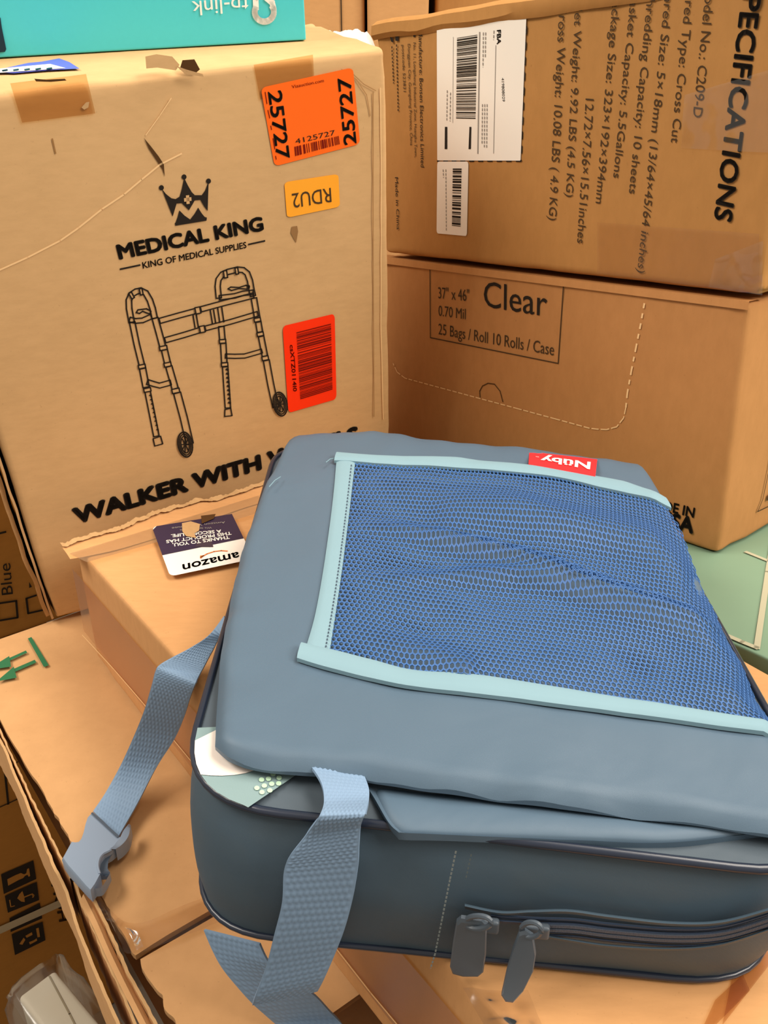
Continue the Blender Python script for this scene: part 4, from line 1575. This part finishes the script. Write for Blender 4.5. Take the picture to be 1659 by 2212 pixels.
def lab_pt(s, t, lift):
    tl, tr, br, bl_ = (Vector(p) for p in ql)
    p = (tl * (1 - s) + tr * s) * (1 - t) + (bl_ * (1 - s) + br * s) * t
    w = on_z(p.x, p.y, FZ)
    w.z = zsm(p.x, p.y) + 0.0042 + lift
    return w


lab.grid([[lab_pt(s / 8, t / 4, 0) for s in range(9)] for t in range(5)], CORAL)
lab.grid([[lab_pt(s / 8, t, -0.0025) for s in range(9)] for t in (0, 1)], CORAL)
for t in (0, 1):
    lab.grid([[lab_pt(s / 8, t, -0.0025) for s in range(9)], [lab_pt(s / 8, t, 0) for s in range(9)]], CORAL)
vs, fs = text_shape('Nüby', -0.03)
lab.tris([lab_pt(0.91 - 0.74 * x, 0.30 + 0.42 * y, 0.0006) for x, y in vs], fs, LABEL_WHITE)
vs, fs = text_shape('TM', 0.0)
lab.tris([lab_pt(0.15 - 0.05 * x, 0.36 + 0.06 * y, 0.0006) for x, y in vs], fs, LABEL_WHITE)
lab.build('brand_label', bag)


# ------------------------------------------------------------------ webbing
def webbing(name, L, R, thick=0.0013, rows_w=11, parent=bag, mat=WEB, n_along=None, stitch=()):
    """woven strap between two 3-D edges, yarn bumps modelled"""
    ln = sum((b - a).length for a, b in zip(L, L[1:]))
    wd = sum((a - b).length for a, b in zip(L, R)) / len(L)
    rpw = max(9, int(ln / wd * 9))
    n = rpw * 4 + 1
    m = rows_w * 4 + 1
    a, b = cr(L, n), cr(R, n)
    top, bot = [], []
    for i in range(n):
        i0, i1 = max(0, i - 2), min(n - 1, i + 2)
        t = (a[i1] + b[i1] - a[i0] - b[i0]).normalized()
        s = (b[i] - a[i])
        nrm = s.cross(t).normalized()
        if nrm.dot(CAM - a[i]) < 0:
            nrm = -nrm
        v = i / 4
        row = int(v) % 2
        fv = v - int(v)
        rt, rb = [], []
        for k in range(m):
            u = k / (m - 1)
            ph = 2 * math.pi * (rows_w * u) + math.pi * row
            hgt = 0.00055 * (0.5 + 0.5 * math.sin(ph)) * (0.25 + 0.75 * math.sin(math.pi * fv))
            p = a[i].lerp(b[i], u)
            if 0.03 < u < 0.97:
                p = p + nrm * hgt
            rt.append(p)
            rb.append(a[i].lerp(b[i], u) - nrm * thick)
        top.append(rt)
        bot.append(rb)
    mb = MB()
    mb.grid(top, mat)
    mb.grid([list(reversed(r)) for r in bot], mat)
    for k in (0, m - 1):
        mb.grid([[r[k] for r in top], [r[k] for r in bot]], mat)
    mb.grid([top[0], bot[0]], mat)
    mb.grid([top[-1], bot[-1]], mat)
    return mb.build(name, parent, angle=75)


def pl_(px, py, lift):
    return FF.P(px, py, lift)


# strap over the front of the bag
SL_ = [on_z(648, 1632, RZ + 0.016), on_z(672, 1655, RZ + 0.022), on_z(694, 1690, RZ + 0.028), on_z(700, 1728, RZ + 0.030), pl_(690, 1762, 0.012), pl_(660, 1806, 0.010), pl_(626, 1850, 0.010), pl_(613, 1884, 0.010), pl_(609, 1950, 0.011), pl_(592, 2020, 0.011), pl_(574, 2090, 0.010), pl_(552, 2150, 0.009), pl_(545, 2172, 0.006)]
SR_ = [on_z(772, 1640, RZ + 0.014), on_z(784, 1668, RZ + 0.018), on_z(796, 1700, RZ + 0.022), on_z(797, 1726, RZ + 0.026), pl_(789, 1756, 0.013), pl_(778, 1790, 0.012), pl_(775, 1828, 0.012), pl_(773, 1870, 0.012), pl_(762, 1940, 0.012), pl_(745, 2005, 0.012), pl_(722, 2065, 0.011), pl_(700, 2115, 0.010), pl_(686, 2142, 0.007)]
webbing('front_strap', SL_, SR_)
# tail of the strap coming out from under the bag over the carton
TL_ = [on_z(440, 2010, -0.85), on_z(458, 2052, -0.87), on_z(480, 2092, -0.89), on_z(514, 2134, -0.915), on_z(545, 2168, -0.94), on_z(575, 2195, -0.965), on_z(605, 2222, -0.985), on_z(650, 2270, -0.99)]
TR_ = [on_z(560, 2040, -0.84), on_z(580, 2080, -0.86), on_z(612, 2106, -0.88), on_z(648, 2130, -0.905), on_z(682, 2154, -0.93), on_z(712, 2186, -0.96), on_z(742, 2216, -0.985), on_z(790, 2268, -0.99)]
webbing('strap_tail', TL_, TR_)
# side strap with the buckle
zz = [-0.690, -0.705, -0.725, -0.742, -0.750, -0.758, -0.785, -0.835, -0.890, -0.945, -0.975, -0.980]
UL = [(484, 1330), (452, 1371), (413, 1398), (368, 1422), (345, 1436), (336, 1449), (327, 1482), (312, 1533), (291, 1586), (261, 1652), (228, 1712), (201, 1752)]
UR = [(496, 1385), (476, 1378), (456, 1410), (440, 1440), (430, 1458), (421, 1478), (410, 1508), (397, 1550), (376, 1598), (335, 1662), (296, 1736), (256, 1806)]


def over_box(x, y, z):
    p = on_z(x, y, z)
    if (p - CAM).dot(EA) > (A0 - 0.012) * H and z < AT + 0.012:
        p = on_z(x, y, AT + 0.012)
        d = (p - CAM).dot(EA) - (A0 - 0.012) * H
        if d < 0:                       # lies against the upright side instead
            p = on_plane(x, y, AB(A0 - 0.012, 0, 0), EA)
    return p


UL3 = [over_box(x, y, z) for (x, y), z in zip(UL, zz)]
UR3 = [over_box(x, y, z) for (x, y), z in zip(UR, zz)]
side = webbing('side_strap', UL3, UR3)
hem = MB()
for t in (0.0,):
    a, b = on_z(236, 1704, -0.9725), on_z(303, 1724, -0.9725)
    d = (b - a).normalized()
    for k in range(16):
        p, q = a.lerp(b, (k + 0.1) / 16), a.lerp(b, (k + 0.7) / 16)
        w = Vector((-d.y, d.x, 0)) * 0.0004
        hem.poly([p - w, q - w, q + w, p + w], WEB_STITCH)
hem.build('hem_stitching', side)

# buckle: socket half with finger notches, dark-painted slot and hollow end
bk = MB()


def B8(pts):
    return [(100 + x / 3.352, 1300 + y / 3.352) for x, y in pts]


outl = B8([(328, 1532), (300, 1562), (284, 1610), (270, 1672), (254, 1716), (236, 1738), (210, 1742), (184, 1738), (160, 1784), (122, 1852), (160, 1906), (230, 1985), (290, 2055), (320, 2084), (352, 2040), (388, 1972), (384, 1946), (374, 1900), (384, 1850), (410, 1818), (452, 1796), (490, 1766), (522, 1726), (536, 1704), (520, 1700)])
hB = -0.966
top = [on_z(x, y, hB) for x, y in outl]
tess = tessellate_polygon([[Vector((p.x, p.y, 0)) for p in top]])
bk.tris(top, [list(f) for f in tess], BUCKLE)
th = 0.0095
bot = [p - UP * th for p in top]
# side walls flare slightly outward like moulded plastic
cenb = sum(top, Vector()) / len(top)
mid = [p + (p - cenb).normalized() * 0.0010 - UP * 0.0016 for p in top]
bk.grid([top + [top[0]], mid + [mid[0]], [q + (q - cenb).normalized() * 0.0010 for q in bot] + [bot[0] + (bot[0] - cenb).normalized() * 0.001]], BUCKLE)
bko = bk.build('buckle', bag, angle=50)
b2 = MB()
wl = [on_z(x, y, hB) for x, y in B8([(384, 1968), (372, 1925), (372, 1890), (384, 1850), (412, 1818), (455, 1796), (495, 1766), (530, 1720), (560, 1660), (598, 1612)])]
wr = [on_z(x, y, hB - 0.004) for x, y in B8([(462, 1968), (440, 1935), (436, 1900), (444, 1868), (462, 1840), (500, 1800), (540, 1772), (575, 1736), (600, 1690), (612, 1622)])]
wl, wr = cr(wl, 40), cr(wr, 40)
b2.grid([[p + UP * 0.0006 for p in wl[22:]], [p + UP * 0.0008 for p in wr[22:]], [p - UP * th for p in wr[22:]]], BUCKLE)
edge = cr([on_z(x, y, hB - 0.006) for x, y in B8([(388, 1965), (420, 1962), (462, 1962), (448, 2000), (420, 2050), (392, 2080), (322, 2086)])], 20)
b2.grid([[p + UP * 0.001 for p in edge], [p - UP * 0.006 for p in edge]], BUCKLE)
rimp = [p - UP * 0.0006 for p in wl[:24]]
b2.tube(rimp, 0.0011, BUCKLE, 6)
b2.build('finger_grip', bko)
b3 = MB()
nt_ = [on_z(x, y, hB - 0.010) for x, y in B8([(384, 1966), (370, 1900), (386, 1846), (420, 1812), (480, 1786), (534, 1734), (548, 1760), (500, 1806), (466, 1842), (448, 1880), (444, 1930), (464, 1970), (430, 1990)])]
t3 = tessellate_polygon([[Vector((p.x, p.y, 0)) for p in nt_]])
b3.tris(nt_, [list(f) for f in t3], BUCKLE_SHADE)  # shade inside the notch painted as a dark plate
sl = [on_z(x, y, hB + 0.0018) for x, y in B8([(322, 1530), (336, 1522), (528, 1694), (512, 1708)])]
b3.poly(sl, BUCKLE_SHADE)  # slot opening painted as a dark strip on the plastic
b3.build('slot', bko)

# ------------------------------------------------------------------ zipper on the front
zp = MB()


def front_band(mb, A, B, l0, l1, mat, n=60, m=4, wav=0):
    a, b = C2(A, n), C2(B, n)
    rows = []
    for i in range(n):
        rows.append([FF.P(*a[i].lerp(b[i], k / m), l0 + (l1 - l0) * math.sin(math.pi * k / m)) for k in range(m + 1)])
    mb.grid(rows, mat)


ZL = 0.0050
LIPL = [(1004, 1952), (1080, 1967), (1150, 1965), (1230, 1964), (1320, 1976), (1450, 1990), (1560, 1987), (1680, 1955)]
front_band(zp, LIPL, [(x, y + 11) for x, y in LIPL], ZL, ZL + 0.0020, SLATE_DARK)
LOWL = [(1150, 2014), (1240, 2029), (1320, 2040), (1450, 2046), (1560, 2036), (1680, 1998)]
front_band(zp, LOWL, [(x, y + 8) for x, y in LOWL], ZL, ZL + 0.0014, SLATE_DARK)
zp.build('zipper_welt', bag)
zp = MB()
RIB = [(1060, 1984), (1150, 1990), (1240, 1993), (1320, 2003), (1450, 2013), (1560, 2008), (1680, 1974)]
for dy, wd in ((-10, 9), (0, 9), (16, 9), (26, 7)):
    if dy < 10:
        front_band(zp, [(x, y + dy) for x, y in RIB], [(x, y + dy + wd) for x, y in RIB], ZL - 0.0010, ZL + 0.0008, ZIP)
    else:
        front_band(zp, [(x, y + dy) for x, y in RIB[1:]], [(x, y + dy + wd) for x, y in RIB[1:]], ZL - 0.0010, ZL + 0.0006, ZIP)
zp.build('zipper_tape', bag)
zt_ = MB()
for off, side_ in ((-5, 1), (4, -1)):
    line = C2([(1180, 2004 + off), (1240, 2006 + off), (1320, 2016 + off), (1450, 2026 + off), (1560, 2020 + off), (1670, 1988 + off)], 150)
    for i in range(0, 149):
        a, b = FF.P(*line[i], ZL + 0.0006), FF.P(*line[i].lerp(line[i + 1], 0.6), ZL + 0.0006)
        zt_.tube([a + fz * 0.0008, b - fz * 0.0008], 0.0007, ZIP_TEETH, 5)
zt_.build('zipper_coil', bag)


def pull(tab, ringc, slider, lift, low):
    """tab hanging from its ring: one flat plate from the slider out to the carton top"""
    pu = MB()
    uv = [Vector(p) for p in tab]
    n = len(uv)
    hi, lo = min(uv, key=lambda p: p.y), max(uv, key=lambda p: p.y)
    ph = FF.P(hi.x, hi.y, lift)
    pl2 = on_z(lo.x, lo.y, AT + low)
    side_v = fx
    nrm = side_v.cross((pl2 - ph)).normalized()
    topf = [on_plane(p.x, p.y, ph, nrm) for p in uv]
    if nrm.dot(CAM - ph) < 0:
        nrm = -nrm
    bot_ = [p - nrm * 0.0016 for p in topf]
    c = sum(topf, Vector()) / n
    ins = [p.lerp(c, 0.08) + nrm * 0.0006 for p in topf]
    t = tessellate_polygon([[Vector((q.dot(fx), q.dot(fz), 0)) for q in ins]])
    pu.tris(ins, [list(f) for f in t], PULL)
    pu.grid([ins + [ins[0]], topf + [topf[0]], bot_ + [bot_[0]]], PULL)
    pu.tris(bot_, [list(f) for f in t], PULL)
    po = pu.build('zipper_pull', bag, angle=35)
    rg = MB()
    pts = []
    for k in range(20):
        a = k * 2 * math.pi / 20
        pts.append(FF.P(ringc[0] + ringc[2] * math.cos(a), ringc[1] + ringc[3] * math.sin(a), lift + 0.001 + 0.002 * math.cos(a)))
    rg.tube(pts, 0.0011, PULL, 7, closed=True)
    rg.build('ring', po)
    sd = MB()
    x, y = slider
    p0 = FF.P(x, y, ZL + 0.001)
    slab(sd, p0 - fx * 0.005 - fz * 0.0035, fx, FF.n, fz, 0.010, 0.0035, 0.007, PULL, r=0.0012, amp=0, crush=0, step=0.01)
    sd.build('slider', po)


pull([(986, 1992), (996, 1984), (1040, 1990), (1052, 2002), (1050, 2060), (1044, 2100), (1032, 2110), (1000, 2110), (978, 2104), (972, 2088), (978, 2040)], (1033, 1992, 28, 14), (1052, 1990), 0.0120, 0.012)
pull([(1122, 2014), (1134, 2010), (1152, 2022), (1158, 2060), (1152, 2098), (1130, 2142), (1108, 2166), (1092, 2164), (1083, 2150), (1094, 2100), (1108, 2050)], (1148, 2008, 22, 16), (1160, 2002), 0.0130, 0.012)

# loose threads at the mesh corner
for a, b in (((722, 990), (704, 999)), ((606, 1030), (581, 1052))):
    th_ = MB()
    p, q = flap_lift(*a, 0.003), flap_lift(*b, 0.005)
    th_.tube([p, p.lerp(q, 0.5) + UP * 0.001, q], 0.0003, TRIM, 5)
    th_.build('loose_thread', bag)
